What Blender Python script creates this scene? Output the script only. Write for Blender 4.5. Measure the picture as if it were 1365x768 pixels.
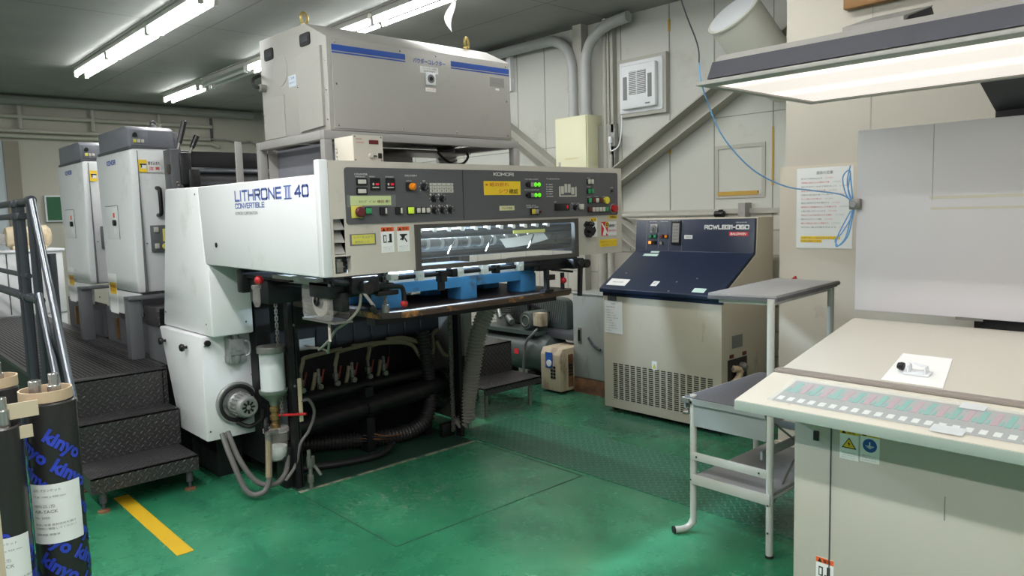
import bpy, bmesh, math, random
from mathutils import Vector, Matrix
random.seed(7)
for o in list(bpy.data.objects): bpy.data.objects.remove(o, do_unlink=True)
S = bpy.context.scene
COL = S.collection
PI = math.pi

# ---------------------------------------------------------------- camera
def camera():
    yaw, pitch, roll = math.radians(42.5), math.radians(5.8), math.radians(1.6)
    f = Vector((math.sin(yaw)*math.cos(pitch), math.cos(yaw)*math.cos(pitch), -math.sin(pitch)))
    r0 = Vector((math.cos(yaw), -math.sin(yaw), 0)); d0 = f.cross(r0)
    r = math.cos(roll)*r0 + math.sin(roll)*d0
    d = -math.sin(roll)*r0 + math.cos(roll)*d0
    m = Matrix(((r.x, -d.x, -f.x, 0), (r.y, -d.y, -f.y, 0), (r.z, -d.z, -f.z, 1.6), (0, 0, 0, 1)))
    c = bpy.data.cameras.new('camera'); o = bpy.data.objects.new('camera', c); COL.objects.link(o)
    o.matrix_world = m
    c.sensor_width = 36.0; c.lens = 36.0*1000.0/1365.0; c.clip_start = 0.05; c.clip_end = 60
    S.camera = o
camera()

# ---------------------------------------------------------------- light and exposure
S.view_settings.view_transform = 'Standard'; S.view_settings.look = 'None'
S.view_settings.gamma = 1.0; S.view_settings.use_curve_mapping = False
S.view_settings.exposure = 0.0
W = bpy.data.worlds.new('world'); S.world = W; W.use_nodes = True
W.node_tree.nodes['Background'].inputs[0].default_value = (1.0, 0.99, 1.0, 1)
W.node_tree.nodes['Background'].inputs[1].default_value = 0.40
TUBE_POWER = 30.0      # watts of each ceiling fixture's reflector
HOOD_EMIT = 1.15        # diffuser of the viewing hood
def area_light(name, loc, sx, sy, power, rot=(0, 0, 0), col=(1, 1, 1)):
    l = bpy.data.lights.new(name, 'AREA'); l.shape = 'RECTANGLE'; l.size = sx; l.size_y = sy
    l.energy = power; l.color = col
    o = bpy.data.objects.new(name, l); COL.objects.link(o); o.location = loc; o.rotation_euler = rot
    return o
CEIL = 3.33
DIM = ((3.66, 3.7), (3.66, 2.45))   # unseen lamps added at half power to brighten the duct by the column
LAMPS = []   # (x, y centre, lit)
for yc in (6.38, 7.62, 8.86): LAMPS.append((2.29, yc, True))
LAMPS += [(3.66, y, True) for y in (2.45, 3.7, 4.97)] + [(3.66, 6.25, True), (3.66, 7.5, True), (3.66, 8.78, False), (3.66, 10.2, True)]
LAMPS += [(0.7, y, True) for y in (-1.3, 0.0, 1.25, 2.5, 3.75)] + [(-0.9, y, True) for y in (-1.3, 0.0, 1.25, 2.5, 3.75, 5.0, 6.25, 7.5)]  # unseen rows, added as fill for faces turned left and to the front
for (x, y, lit) in LAMPS:
    if lit: area_light('fluorescent_light', (x, y, CEIL-0.065), 0.13, 1.16, TUBE_POWER*(0.5 if (x, y) in DIM else 1.0), col=(1.0, 0.985, 0.985))

# ---------------------------------------------------------------- materials
def lin(c):
    return tuple(((v/255)/12.92 if v/255 <= 0.04045 else ((v/255+0.055)/1.055)**2.4) for v in c)
MATS = {}
def nd(nt, t, **k):
    n = nt.nodes.new(t)
    for a, b in k.items(): setattr(n, a, b)
    return n
def mat(name, rgb, rough=0.5, metal=0.0, var=0.06, vs=3.0, dirt=None, ds=6.0, dlo=0.55, dhi=0.75, bump=0.0, bs=60, spec=0.5, stretch=None):
    """painted / plastic / metal surface with gentle tone variation and optional dirt blotches"""
    m = bpy.data.materials.new(name); m.use_nodes = True; nt = m.node_tree
    b = nt.nodes['Principled BSDF']
    b.inputs['Roughness'].default_value = rough; b.inputs['Metallic'].default_value = metal
    b.inputs['Specular IOR Level'].default_value = spec
    c = lin(rgb)
    tc = nd(nt, 'ShaderNodeTexCoord')
    src = tc.outputs['Object']
    if stretch:
        mp = nd(nt, 'ShaderNodeMapping'); mp.inputs['Scale'].default_value = stretch
        nt.links.new(src, mp.inputs[0]); src = mp.outputs[0]
    n1 = nd(nt, 'ShaderNodeTexNoise'); n1.inputs['Scale'].default_value = vs; n1.inputs['Detail'].default_value = 4
    nt.links.new(src, n1.inputs['Vector'])
    mx = nd(nt, 'ShaderNodeMix', data_type='RGBA')
    mx.inputs[6].default_value = tuple(v*(1-var) for v in c)+(1,)
    mx.inputs[7].default_value = tuple(min(1, v*(1+var)) for v in c)+(1,)
    nt.links.new(n1.outputs[0], mx.inputs[0]); out = mx.outputs[2]
    if dirt:
        n2 = nd(nt, 'ShaderNodeTexNoise'); n2.inputs['Scale'].default_value = ds; n2.inputs['Detail'].default_value = 8
        n2.inputs['Roughness'].default_value = 0.65
        nt.links.new(src, n2.inputs['Vector'])
        mr = nd(nt, 'ShaderNodeMapRange'); mr.inputs[1].default_value = dlo; mr.inputs[2].default_value = dhi
        nt.links.new(n2.outputs[0], mr.inputs[0])
        m2 = nd(nt, 'ShaderNodeMix', data_type='RGBA'); m2.inputs[7].default_value = lin(dirt)+(1,)
        nt.links.new(mr.outputs[0], m2.inputs[0]); nt.links.new(out, m2.inputs[6]); out = m2.outputs[2]
    nt.links.new(out, b.inputs['Base Color'])
    if bump:
        n3 = nd(nt, 'ShaderNodeTexNoise'); n3.inputs['Scale'].default_value = bs; n3.inputs['Detail'].default_value = 3
        nt.links.new(src, n3.inputs['Vector'])
        bp = nd(nt, 'ShaderNodeBump'); bp.inputs['Strength'].default_value = bump; bp.inputs['Distance'].default_value = 0.01
        nt.links.new(n3.outputs[0], bp.inputs['Height']); nt.links.new(bp.outputs[0], b.inputs['Normal'])
    MATS[name] = m
    return m
def emit(name, rgb, strength):
    m = bpy.data.materials.new(name); m.use_nodes = True; b = m.node_tree.nodes['Principled BSDF']
    b.inputs['Base Color'].default_value = lin(rgb)+(1,)
    b.inputs['Emission Color'].default_value = lin(rgb)+(1,); b.inputs['Emission Strength'].default_value = strength
    b.inputs['Roughness'].default_value = 0.4
    MATS[name] = m; return m
def glass(name, rgb=(255, 255, 255), rough=0.03, alpha=0.25):
    """thin clear sheet: mostly transparent with a glossy skin"""
    m = bpy.data.materials.new(name); m.use_nodes = True; nt = m.node_tree
    b = nt.nodes['Principled BSDF']; out = nt.nodes['Material Output']
    b.inputs['Base Color'].default_value = lin(rgb)+(1,); b.inputs['Roughness'].default_value = rough
    tr = nd(nt, 'ShaderNodeBsdfTransparent'); tr.inputs[0].default_value = (0.95, 0.96, 0.96, 1)
    lw = nd(nt, 'ShaderNodeLayerWeight'); lw.inputs[0].default_value = 0.5
    pw = nd(nt, 'ShaderNodeMath', operation='POWER'); pw.inputs[1].default_value = 5.0; nt.links.new(lw.outputs['Facing'], pw.inputs[0])
    ad = nd(nt, 'ShaderNodeMath', operation='ADD', use_clamp=True); ad.inputs[1].default_value = alpha
    nt.links.new(pw.outputs[0], ad.inputs[0])
    mx = nd(nt, 'ShaderNodeMixShader')
    nt.links.new(ad.outputs[0], mx.inputs[0]); nt.links.new(tr.outputs[0], mx.inputs[1]); nt.links.new(b.outputs[0], mx.inputs[2])
    nt.links.new(mx.outputs[0], out.inputs[0]); MATS[name] = m; return m
def diamond(name, rgb, rgb2, cell=0.022, rough=0.45, metal=0.3, plane='xyz'):
    """raised-lug tread plate: little ellipses alternating in direction"""
    m = mat(name, rgb, rough, metal, var=0.15, vs=5); nt = m.node_tree; b = nt.nodes['Principled BSDF']
    tc = nd(nt, 'ShaderNodeTexCoord'); sp = nd(nt, 'ShaderNodeSeparateXYZ'); nt.links.new(tc.outputs['Object'], sp.inputs[0])
    def M(op, a, c=None):
        n = nd(nt, 'ShaderNodeMath', operation=op)
        for i, v in enumerate((a, c)):
            if v is None: continue
            if isinstance(v, (int, float)): n.inputs[i].default_value = v
            else: nt.links.new(v, n.inputs[i])
        return n.outputs[0]
    if plane == 'x': U, V = sp.outputs[1], sp.outputs[2]
    else: U = sp.outputs[0]; V = M('ADD', sp.outputs[1], sp.outputs[2])
    u = M('DIVIDE', M('ADD', U, V), cell*1.414); v = M('DIVIDE', M('SUBTRACT', U, V), cell*1.414)
    fu = M('FLOOR', u); fv = M('FLOOR', v)
    par = M('ABSOLUTE', M('MODULO', M('ADD', fu, fv), 2.0))
    cu = M('SUBTRACT', M('SUBTRACT', u, fu), 0.5); cv = M('SUBTRACT', M('SUBTRACT', v, fv), 0.5)
    e1 = M('ADD', M('POWER', M('MULTIPLY', cu, 2.1), 2.0), M('POWER', M('MULTIPLY', cv, 6.0), 2.0))
    e2 = M('ADD', M('POWER', M('MULTIPLY', cv, 2.1), 2.0), M('POWER', M('MULTIPLY', cu, 6.0), 2.0))
    e = M('ADD', M('MULTIPLY', e1, par), M('MULTIPLY', e2, M('SUBTRACT', 1.0, par)))
    h = nd(nt, 'ShaderNodeMapRange'); h.inputs[1].default_value = 1.1; h.inputs[2].default_value = 0.3
    nt.links.new(e, h.inputs[0])
    bp = nd(nt, 'ShaderNodeBump'); bp.inputs['Strength'].default_value = 0.9; bp.inputs['Distance'].default_value = 0.004
    nt.links.new(h.outputs[0], bp.inputs['Height']); nt.links.new(bp.outputs[0], b.inputs['Normal'])
    old = b.inputs['Base Color'].links[0].from_socket
    mx = nd(nt, 'ShaderNodeMix', data_type='RGBA'); mx.inputs[7].default_value = lin(rgb2)+(1,)
    nt.links.new(h.outputs[0], mx.inputs[0]); nt.links.new(old, mx.inputs[6]); nt.links.new(mx.outputs[2], b.inputs['Base Color'])
    return m

mat('white_paint', (226, 227, 228), 0.33, var=0.02, dirt=(176, 174, 164), ds=2.2, dlo=0.60, dhi=0.9)
mat('face_beige', (196, 189, 178), 0.42, var=0.03, dirt=(160, 150, 136), ds=4, dlo=0.6, dhi=0.95)
mat('panel_grey', (84, 84, 87), 0.45, var=0.04)
mat('collector_grey', (166, 163, 157), 0.38, var=0.03, dirt=(130, 127, 122), ds=3, dlo=0.62, dhi=0.9)
mat('frame_grey', (152, 150, 146), 0.45, var=0.05)
mat('tower_grey', (112, 114, 122), 0.42, var=0.04)
mat('dark_grey', (74, 75, 79), 0.5, var=0.08)
mat('bracket_grey', (92, 94, 97), 0.45, var=0.1, dirt=(66, 62, 58), ds=5)
mat('black_metal', (26, 26, 28), 0.42, 0.2, var=0.2, dirt=(52, 48, 44), ds=9)
mat('black_plastic', (18, 18, 19), 0.35)
mat('black_rubber', (24, 24, 25), 0.6, var=0.2)
mat('black_sheet', (17, 18, 21), 0.5, var=0.25, vs=2)
mat('steel', (190, 190, 188), 0.25, 0.9, var=0.1)
mat('dull_steel', (140, 138, 132), 0.42, 0.7, var=0.2, dirt=(70, 60, 50), ds=14)
mat('chrome', (128, 132, 138), 0.3, 1.0, var=0.03)
mat('alu_cast', (150, 152, 150), 0.5, 0.5, var=0.12, dirt=(96, 92, 86), ds=16)
mat('brass', (150, 118, 78), 0.35, 0.8, var=0.15)
mat('gold_ring', (196, 176, 110), 0.3, 0.8)
mat('tan_hose', (140, 128, 104), 0.5, var=0.12)
mat('grey_hose', (98, 96, 94), 0.5, var=0.1)
mat('light_grey_hose', (142, 138, 128), 0.55, var=0.1)
mat('dark_hose', (44, 42, 42), 0.45, var=0.2)
mat('red_plastic', (176, 28, 34), 0.35)
mat('dark_red', (96, 28, 34), 0.4)
mat('green_button', (50, 150, 95), 0.35)
mat('yellow_button', (214, 196, 50), 0.35)
mat('white_button', (196, 192, 182), 0.4)
mat('orange_knob', (232, 138, 30), 0.35)
emit('green_glow', (110, 235, 40), 0.45)
emit('lime_glow', (190, 220, 60), 0.2)
emit('red_glow', (230, 30, 60), 0.9)
emit('amber_glow', (255, 150, 60), 1.2)
emit('tube_white', (250, 255, 252), 9.0)
mat('tube_off', (214, 218, 216), 0.25)
mat('fixture_white', (206, 206, 200), 0.45, var=0.05)
mat('pallet_blue', (72, 150, 208), 0.55, var=0.12, dirt=(86, 84, 80), ds=7, dlo=0.6, dhi=0.72)
mat('board_wood', (64, 52, 46), 0.5, var=0.25, vs=6, dirt=(34, 30, 30), ds=5, dlo=0.45, dhi=0.65)
mat('board_edge', (176, 120, 56), 0.6, var=0.2, dirt=(70, 54, 42), ds=7, dlo=0.34, dhi=0.44)
mat('paper_white', (236, 236, 234), 0.55, var=0.01)
mat('print_paper', (196, 214, 234), 0.3, var=0.12, vs=9)
mat('print_black', (28, 28, 30), 0.6)
mat('print_grey', (120, 120, 122), 0.6)
mat('print_red', (204, 42, 50), 0.6)
mat('print_white', (228, 228, 224), 0.5)
mat('print_blue', (84, 102, 170), 0.5)
mat('stripe_blue', (34, 76, 158), 0.45)
mat('label_orange', (226, 98, 42), 0.5)
mat('label_yellow', (240, 200, 40), 0.5)
mat('label_pale_yellow', (214, 206, 92), 0.5)
mat('label_cream', (214, 208, 160), 0.5)
mat('sign_blue', (34, 86, 160), 0.5)
mat('tape_green', (196, 208, 152), 0.5)
mat('tape_grey', (112, 112, 112), 0.3)
mat('label_ice', (206, 214, 222), 0.5)
mat('light_green', (196, 222, 210), 0.5)
mat('wall_panel', (188, 189, 181), 0.55, var=0.04, vs=1.4, dirt=(158, 152, 138), ds=1.6, dlo=0.58, dhi=0.85)
mat('wall_trim', (170, 168, 158), 0.55, var=0.06)
mat('seam_dark', (142, 141, 132), 0.7)
mat('seam_amber', (176, 142, 62), 0.7)
mat('back_wall', (184, 180, 168), 0.6, var=0.03, vs=1.0)
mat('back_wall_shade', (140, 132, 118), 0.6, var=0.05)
mat('curtain', (196, 204, 210), 0.7, var=0.04, vs=6)
mat('column_beige', (192, 185, 172), 0.55, var=0.03, vs=1.2)
mat('dado_beige', (208, 197, 182), 0.55, var=0.03, vs=2, dirt=(168, 160, 146), ds=3, dlo=0.64, dhi=0.85)
mat('chiller_beige', (194, 185, 166), 0.5, var=0.04, dirt=(128, 116, 98), ds=5, dlo=0.62, dhi=0.8, stretch=(1, 1, 0.35))
mat('navy', (26, 38, 62), 0.33, var=0.08)
mat('locker_grey', (146, 150, 146), 0.5, var=0.06, dirt=(112, 106, 92), ds=7, dlo=0.56, dhi=0.75, stretch=(1, 1, 0.2))
mat('rust', (128, 88, 58), 0.8, var=0.3, dirt=(82, 56, 40), ds=8, dlo=0.4, dhi=0.6)
mat('cream', (206, 190, 160), 0.5, var=0.05, dirt=(150, 118, 84), ds=6, dlo=0.56, dhi=0.72, stretch=(1, 1, 0.4))
mat('cabinet_cream', (222, 220, 186), 0.45, var=0.03)
mat('box_grey', (140, 140, 134), 0.5, var=0.05)
mat('compressor_green', (76, 86, 82), 0.45, var=0.12, dirt=(120, 112, 98), ds=6, dlo=0.6, dhi=0.8)
mat('pipe_grey', (172, 174, 172), 0.4, var=0.06)
mat('vent_white', (230, 233, 236), 0.4, var=0.03)
mat('grille_dark', (120, 122, 120), 0.6)
mat('duct_white', (208, 208, 198), 0.45, var=0.04)
mat('wood_brown', (140, 98, 50), 0.5, var=0.15, vs=4)
mat('hood_grey', (78, 78, 84), 0.5, var=0.03)
mat('hood_beige', (164, 160, 154), 0.5, var=0.03)
mat('arm_dark', (50, 51, 56), 0.5)
mat('board_light', (214, 210, 213), 0.5, var=0.02, vs=1.5)
mat('board_mark', (206, 200, 184), 0.5)
mat('desk_top', (192, 187, 175), 0.36, var=0.04, vs=2, dirt=(170, 164, 150), ds=3, dlo=0.6, dhi=0.9)
mat('desk_bar', (142, 132, 124), 0.4, var=0.08)
mat('ledge_cream', (206, 200, 186), 0.5, var=0.04, dirt=(150, 140, 122), ds=9, dlo=0.62, dhi=0.75)
mat('ledge_edge', (156, 168, 158), 0.45, var=0.05, dirt=(40, 40, 38), ds=10, dlo=0.66, dhi=0.69, stretch=(1, 0.5, 2))
mat('console_paint', (186, 182, 170), 0.45, var=0.03, dirt=(160, 158, 146), ds=3, dlo=0.6, dhi=0.9)
mat('scale_grey', (150, 152, 150), 0.4, var=0.1)
mat('scale_teal', (90, 168, 156), 0.45, var=0.1)
mat('scale_pink', (176, 140, 150), 0.45, var=0.1)
mat('trolley_paint', (190, 190, 182), 0.4, var=0.05)
mat('trolley_mat', (92, 92, 97), 0.5, var=0.08)
mat('trolley_panel', (140, 146, 144), 0.45, var=0.05)
mat('shelf_grey', (150, 148, 148), 0.45, var=0.05)
mat('cable_blue', (110, 164, 214), 0.45)
mat('cable_dark', (60, 62, 68), 0.5)
mat('wrap_black', (44, 42, 42), 0.32, var=0.1)
mat('wrap_blue', (52, 70, 186), 0.35, var=0.1)
mat('cardboard', (196, 172, 142), 0.6, var=0.08)
mat('rack_beige', (200, 186, 160), 0.5, var=0.05)
mat('rail_dark', (58, 62, 68), 0.4, 0.3, var=0.15)
mat('tape_yellow', (212, 172, 34), 0.5, var=0.06, dirt=(170, 130, 40), ds=20, dlo=0.6, dhi=0.75)
mat('powder_white', (232, 234, 232), 0.8)
mat('sign_green', (34, 92, 58), 0.6)
mat('flange_green', (110, 122, 112), 0.4, 0.3)
mat('clear_pinkish', (206, 190, 182), 0.3)
mat('wet_dark', (30, 44, 40), 0.25, var=0.3)
mat('joint_cream', (150, 146, 126), 0.7, var=0.4, vs=14, dirt=(52, 92, 74), ds=8, dlo=0.45, dhi=0.6)
mat('joint_dark', (40, 88, 68), 0.5)
mat('caster_black', (30, 30, 30), 0.5)
def diffuser_material():
    m = emit('hood_diffuser', (255, 246, 236), HOOD_EMIT); nt = m.node_tree; b = nt.nodes['Principled BSDF']
    b.inputs['Base Color'].default_value = (0.25, 0.25, 0.25, 1)
    tc = nd(nt, 'ShaderNodeTexCoord'); sp = nd(nt, 'ShaderNodeSeparateXYZ'); nt.links.new(tc.outputs['Object'], sp.inputs[0])
    def lamp(x0):     # the lamps inside the hood glow through as two bands
        a = nd(nt, 'ShaderNodeMath', operation='SUBTRACT'); a.inputs[1].default_value = x0; nt.links.new(sp.outputs[0], a.inputs[0])
        c = nd(nt, 'ShaderNodeMath', operation='ABSOLUTE'); nt.links.new(a.outputs[0], c.inputs[0])
        r = nd(nt, 'ShaderNodeMapRange'); r.interpolation_type = 'SMOOTHSTEP'
        r.inputs[1].default_value = 0.10; r.inputs[2].default_value = 0.0; r.inputs[3].default_value = 0.0; r.inputs[4].default_value = HOOD_EMIT*0.4
        nt.links.new(c.outputs[0], r.inputs[0]); return r.outputs[0]
    ad = nd(nt, 'ShaderNodeMath', operation='ADD'); nt.links.new(lamp(-0.33), ad.inputs[0]); nt.links.new(lamp(0.05), ad.inputs[1])
    a2 = nd(nt, 'ShaderNodeMath', operation='ADD'); a2.inputs[1].default_value = HOOD_EMIT*0.74; nt.links.new(ad.outputs[0], a2.inputs[0])
    nt.links.new(a2.outputs[0], b.inputs['Emission Strength'])
diffuser_material()
glass('clear_glass', rough=0.05, alpha=0.05)
glass('clear_plastic', (222, 214, 208), rough=0.12, alpha=0.16)
mat('frame_bronze', (74, 70, 66), 0.4, var=0.05)
mat('dirty_cream', (190, 176, 150), 0.6, var=0.08, dirt=(112, 88, 66), ds=7, dlo=0.48, dhi=0.68, stretch=(1, 1, 0.4))
mat('valve_red', (120, 36, 36), 0.45)
mat('dim_dusty_green', (34, 66, 52), 0.5, var=0.3, vs=5, dirt=(120, 130, 120), ds=40, dlo=0.62, dhi=0.74)  # powder dust over a floor green painted darker for the press's shade
glass('frost_plastic', (232, 236, 238), rough=0.3, alpha=0.5)
diamond('tread_plate', (60, 58, 59), (80, 78, 78), cell=0.03, rough=0.36)
diamond('tread_floor', (44, 104, 80), (84, 140, 114), cell=0.04, rough=0.28, metal=0.0)

DUST_SPOT = (2.30-0.85, 3.55-4.55, 0.1)   # relative to the floor slab's own origin
def floor_material():
    m = bpy.data.materials.new('green_epoxy_floor'); m.use_nodes = True; nt = m.node_tree; b = nt.nodes['Principled BSDF']
    tc = nd(nt, 'ShaderNodeTexCoord')
    def noise(s, d, r=0.6, dist=0.0, sc=(1, 1, 1)):
        mp = nd(nt, 'ShaderNodeMapping'); mp.inputs['Scale'].default_value = sc; nt.links.new(tc.outputs['Object'], mp.inputs[0])
        n = nd(nt, 'ShaderNodeTexNoise'); n.inputs['Scale'].default_value = s; n.inputs['Detail'].default_value = d
        n.inputs['Roughness'].default_value = r; n.inputs['Distortion'].default_value = dist
        nt.links.new(mp.outputs[0], n.inputs['Vector']); return n.outputs[0]
    def rng(x, a, c):
        r = nd(nt, 'ShaderNodeMapRange'); r.inputs[1].default_value = a; r.inputs[2].default_value = c
        nt.links.new(x, r.inputs[0]); return r.outputs[0]
    def mix(f, a, c, k=1.0):
        x = nd(nt, 'ShaderNodeMix', data_type='RGBA')
        if k != 1.0:
            mu = nd(nt, 'ShaderNodeMath', operation='MULTIPLY'); mu.inputs[1].default_value = k; nt.links.new(f, mu.inputs[0]); f = mu.outputs[0]
        nt.links.new(f, x.inputs[0])
        for i, v in ((6, a), (7, c)):
            if isinstance(v, tuple): x.inputs[i].default_value = lin(v)+(1,)
            else: nt.links.new(v, x.inputs[i])
        return x.outputs[2]
    c = mix(rng(noise(1.1, 5, dist=0.6), 0.35, 0.68), (33, 104, 72), (64, 143, 104))
    c = mix(rng(noise(2.6, 8, 0.7, 1.2, (1, 0.45, 1)), 0.56, 0.72), c, (36, 92, 70), 0.7)
    c = mix(rng(noise(9, 9, 0.75, 1.5), 0.66, 0.78), c, (92, 150, 120), 0.5)
    sp = nd(nt, 'ShaderNodeSeparateXYZ'); nt.links.new(tc.outputs['Object'], sp.inputs[0])
    gx = nd(nt, 'ShaderNodeMapRange'); gx.interpolation_type = 'SMOOTHSTEP'; gx.inputs[1].default_value = 2.6; gx.inputs[2].default_value = 3.7; nt.links.new(sp.outputs[0], gx.inputs[0])
    gm = nd(nt, 'ShaderNodeMath', operation='MULTIPLY'); nt.links.new(gx.outputs[0], gm.inputs[0]); nt.links.new(rng(noise(2.2, 7, 0.7, 0.8), 0.35, 0.62), gm.inputs[1])
    c = mix(gm.outputs[0], c, (52, 74, 66), 0.75)      # grime along the wall
    ds = nd(nt, 'ShaderNodeVectorMath', operation='DISTANCE'); ds.inputs[1].default_value = DUST_SPOT; nt.links.new(tc.outputs['Object'], ds.inputs[0])
    dr = nd(nt, 'ShaderNodeMapRange'); dr.interpolation_type = 'SMOOTHSTEP'; dr.inputs[1].default_value = 0.60; dr.inputs[2].default_value = 0.05; nt.links.new(ds.outputs['Value'], dr.inputs[0])
    dm = nd(nt, 'ShaderNodeMath', operation='MULTIPLY'); nt.links.new(dr.outputs[0], dm.inputs[0]); nt.links.new(rng(noise(26, 9, 0.8, 1.0, (1, 0.5, 1)), 0.52, 0.66), dm.inputs[1])
    c = mix(dm.outputs[0], c, (150, 176, 156), 0.8)     # spilled spray powder
    c = mix(rng(noise(70, 2, 0.5), 0.76, 0.80), c, (176, 190, 170), 0.5)
    nt.links.new(c, b.inputs['Base Color'])
    r = nd(nt, 'ShaderNodeMapRange'); r.inputs[1].default_value = 0.3; r.inputs[2].default_value = 0.7
    r.inputs[3].default_value = 0.16; r.inputs[4].default_value = 0.36
    nt.links.new(noise(3, 6, 0.7), r.inputs[0]); nt.links.new(r.outputs[0], b.inputs['Roughness'])
    bp = nd(nt, 'ShaderNodeBump'); bp.inputs['Strength'].default_value = 0.12; bp.inputs['Distance'].default_value = 0.02
    nt.links.new(noise(5, 4), bp.inputs['Height']); nt.links.new(bp.outputs[0], b.inputs['Normal'])
    MATS['floor'] = m
floor_material()
def tiled(name, rgb, rgbm, bw, bh, mortar, swap, rough=0.6, bump=0.4, offset=0.5):
    """block / panel joints: swap maps (object x,y,z) onto the brick plane"""
    m = bpy.data.materials.new(name); m.use_nodes = True; nt = m.node_tree; b = nt.nodes['Principled BSDF']
    tc = nd(nt, 'ShaderNodeTexCoord'); sp = nd(nt, 'ShaderNodeSeparateXYZ'); cb = nd(nt, 'ShaderNodeCombineXYZ')
    nt.links.new(tc.outputs['Object'], sp.inputs[0])
    nt.links.new(sp.outputs[swap[0]], cb.inputs[0]); nt.links.new(sp.outputs[swap[1]], cb.inputs[1])
    br = nd(nt, 'ShaderNodeTexBrick'); br.offset = offset
    br.inputs['Scale'].default_value = 1.0; br.inputs['Brick Width'].default_value = bw; br.inputs['Row Height'].default_value = bh
    br.inputs['Mortar Size'].default_value = mortar; br.inputs['Mortar Smooth'].default_value = 0.3
    br.inputs['Color1'].default_value = lin(rgb)+(1,); br.inputs['Color2'].default_value = tuple(v*0.94 for v in lin(rgb))+(1,)
    br.inputs['Mortar'].default_value = lin(rgbm)+(1,)
    nt.links.new(cb.outputs[0], br.inputs['Vector'])
    n = nd(nt, 'ShaderNodeTexNoise'); n.inputs['Scale'].default_value = 2.0; n.inputs['Detail'].default_value = 6
    nt.links.new(tc.outputs['Object'], n.inputs['Vector'])
    mx = nd(nt, 'ShaderNodeMix', data_type='RGBA', blend_type='MULTIPLY'); mx.inputs[0].default_value = 0.35
    nt.links.new(br.outputs[0], mx.inputs[6]); nt.links.new(n.outputs[0], mx.inputs[7])
    gm = nd(nt, 'ShaderNodeBrightContrast'); gm.inputs[1].default_value = 0.0
    nt.links.new(mx.outputs[2], gm.inputs[0]); nt.links.new(gm.outputs[0], b.inputs['Base Color'])
    b.inputs['Roughness'].default_value = rough
    bp = nd(nt, 'ShaderNodeBump'); bp.inputs['Strength'].default_value = bump; bp.inputs['Distance'].default_value = 0.01; bp.invert = True
    nt.links.new(br.outputs[1], bp.inputs['Height']); nt.links.new(bp.outputs[0], b.inputs['Normal'])
    MATS[name] = m
tiled('block_wall', (214, 210, 198), (176, 172, 160), 0.4, 0.2, 0.008, (1, 2))
tiled('ceiling_board', (156, 155, 152), (116, 115, 112), 2.4, 1.9, 0.008, (1, 0), bump=0.1, offset=0.0)

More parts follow.
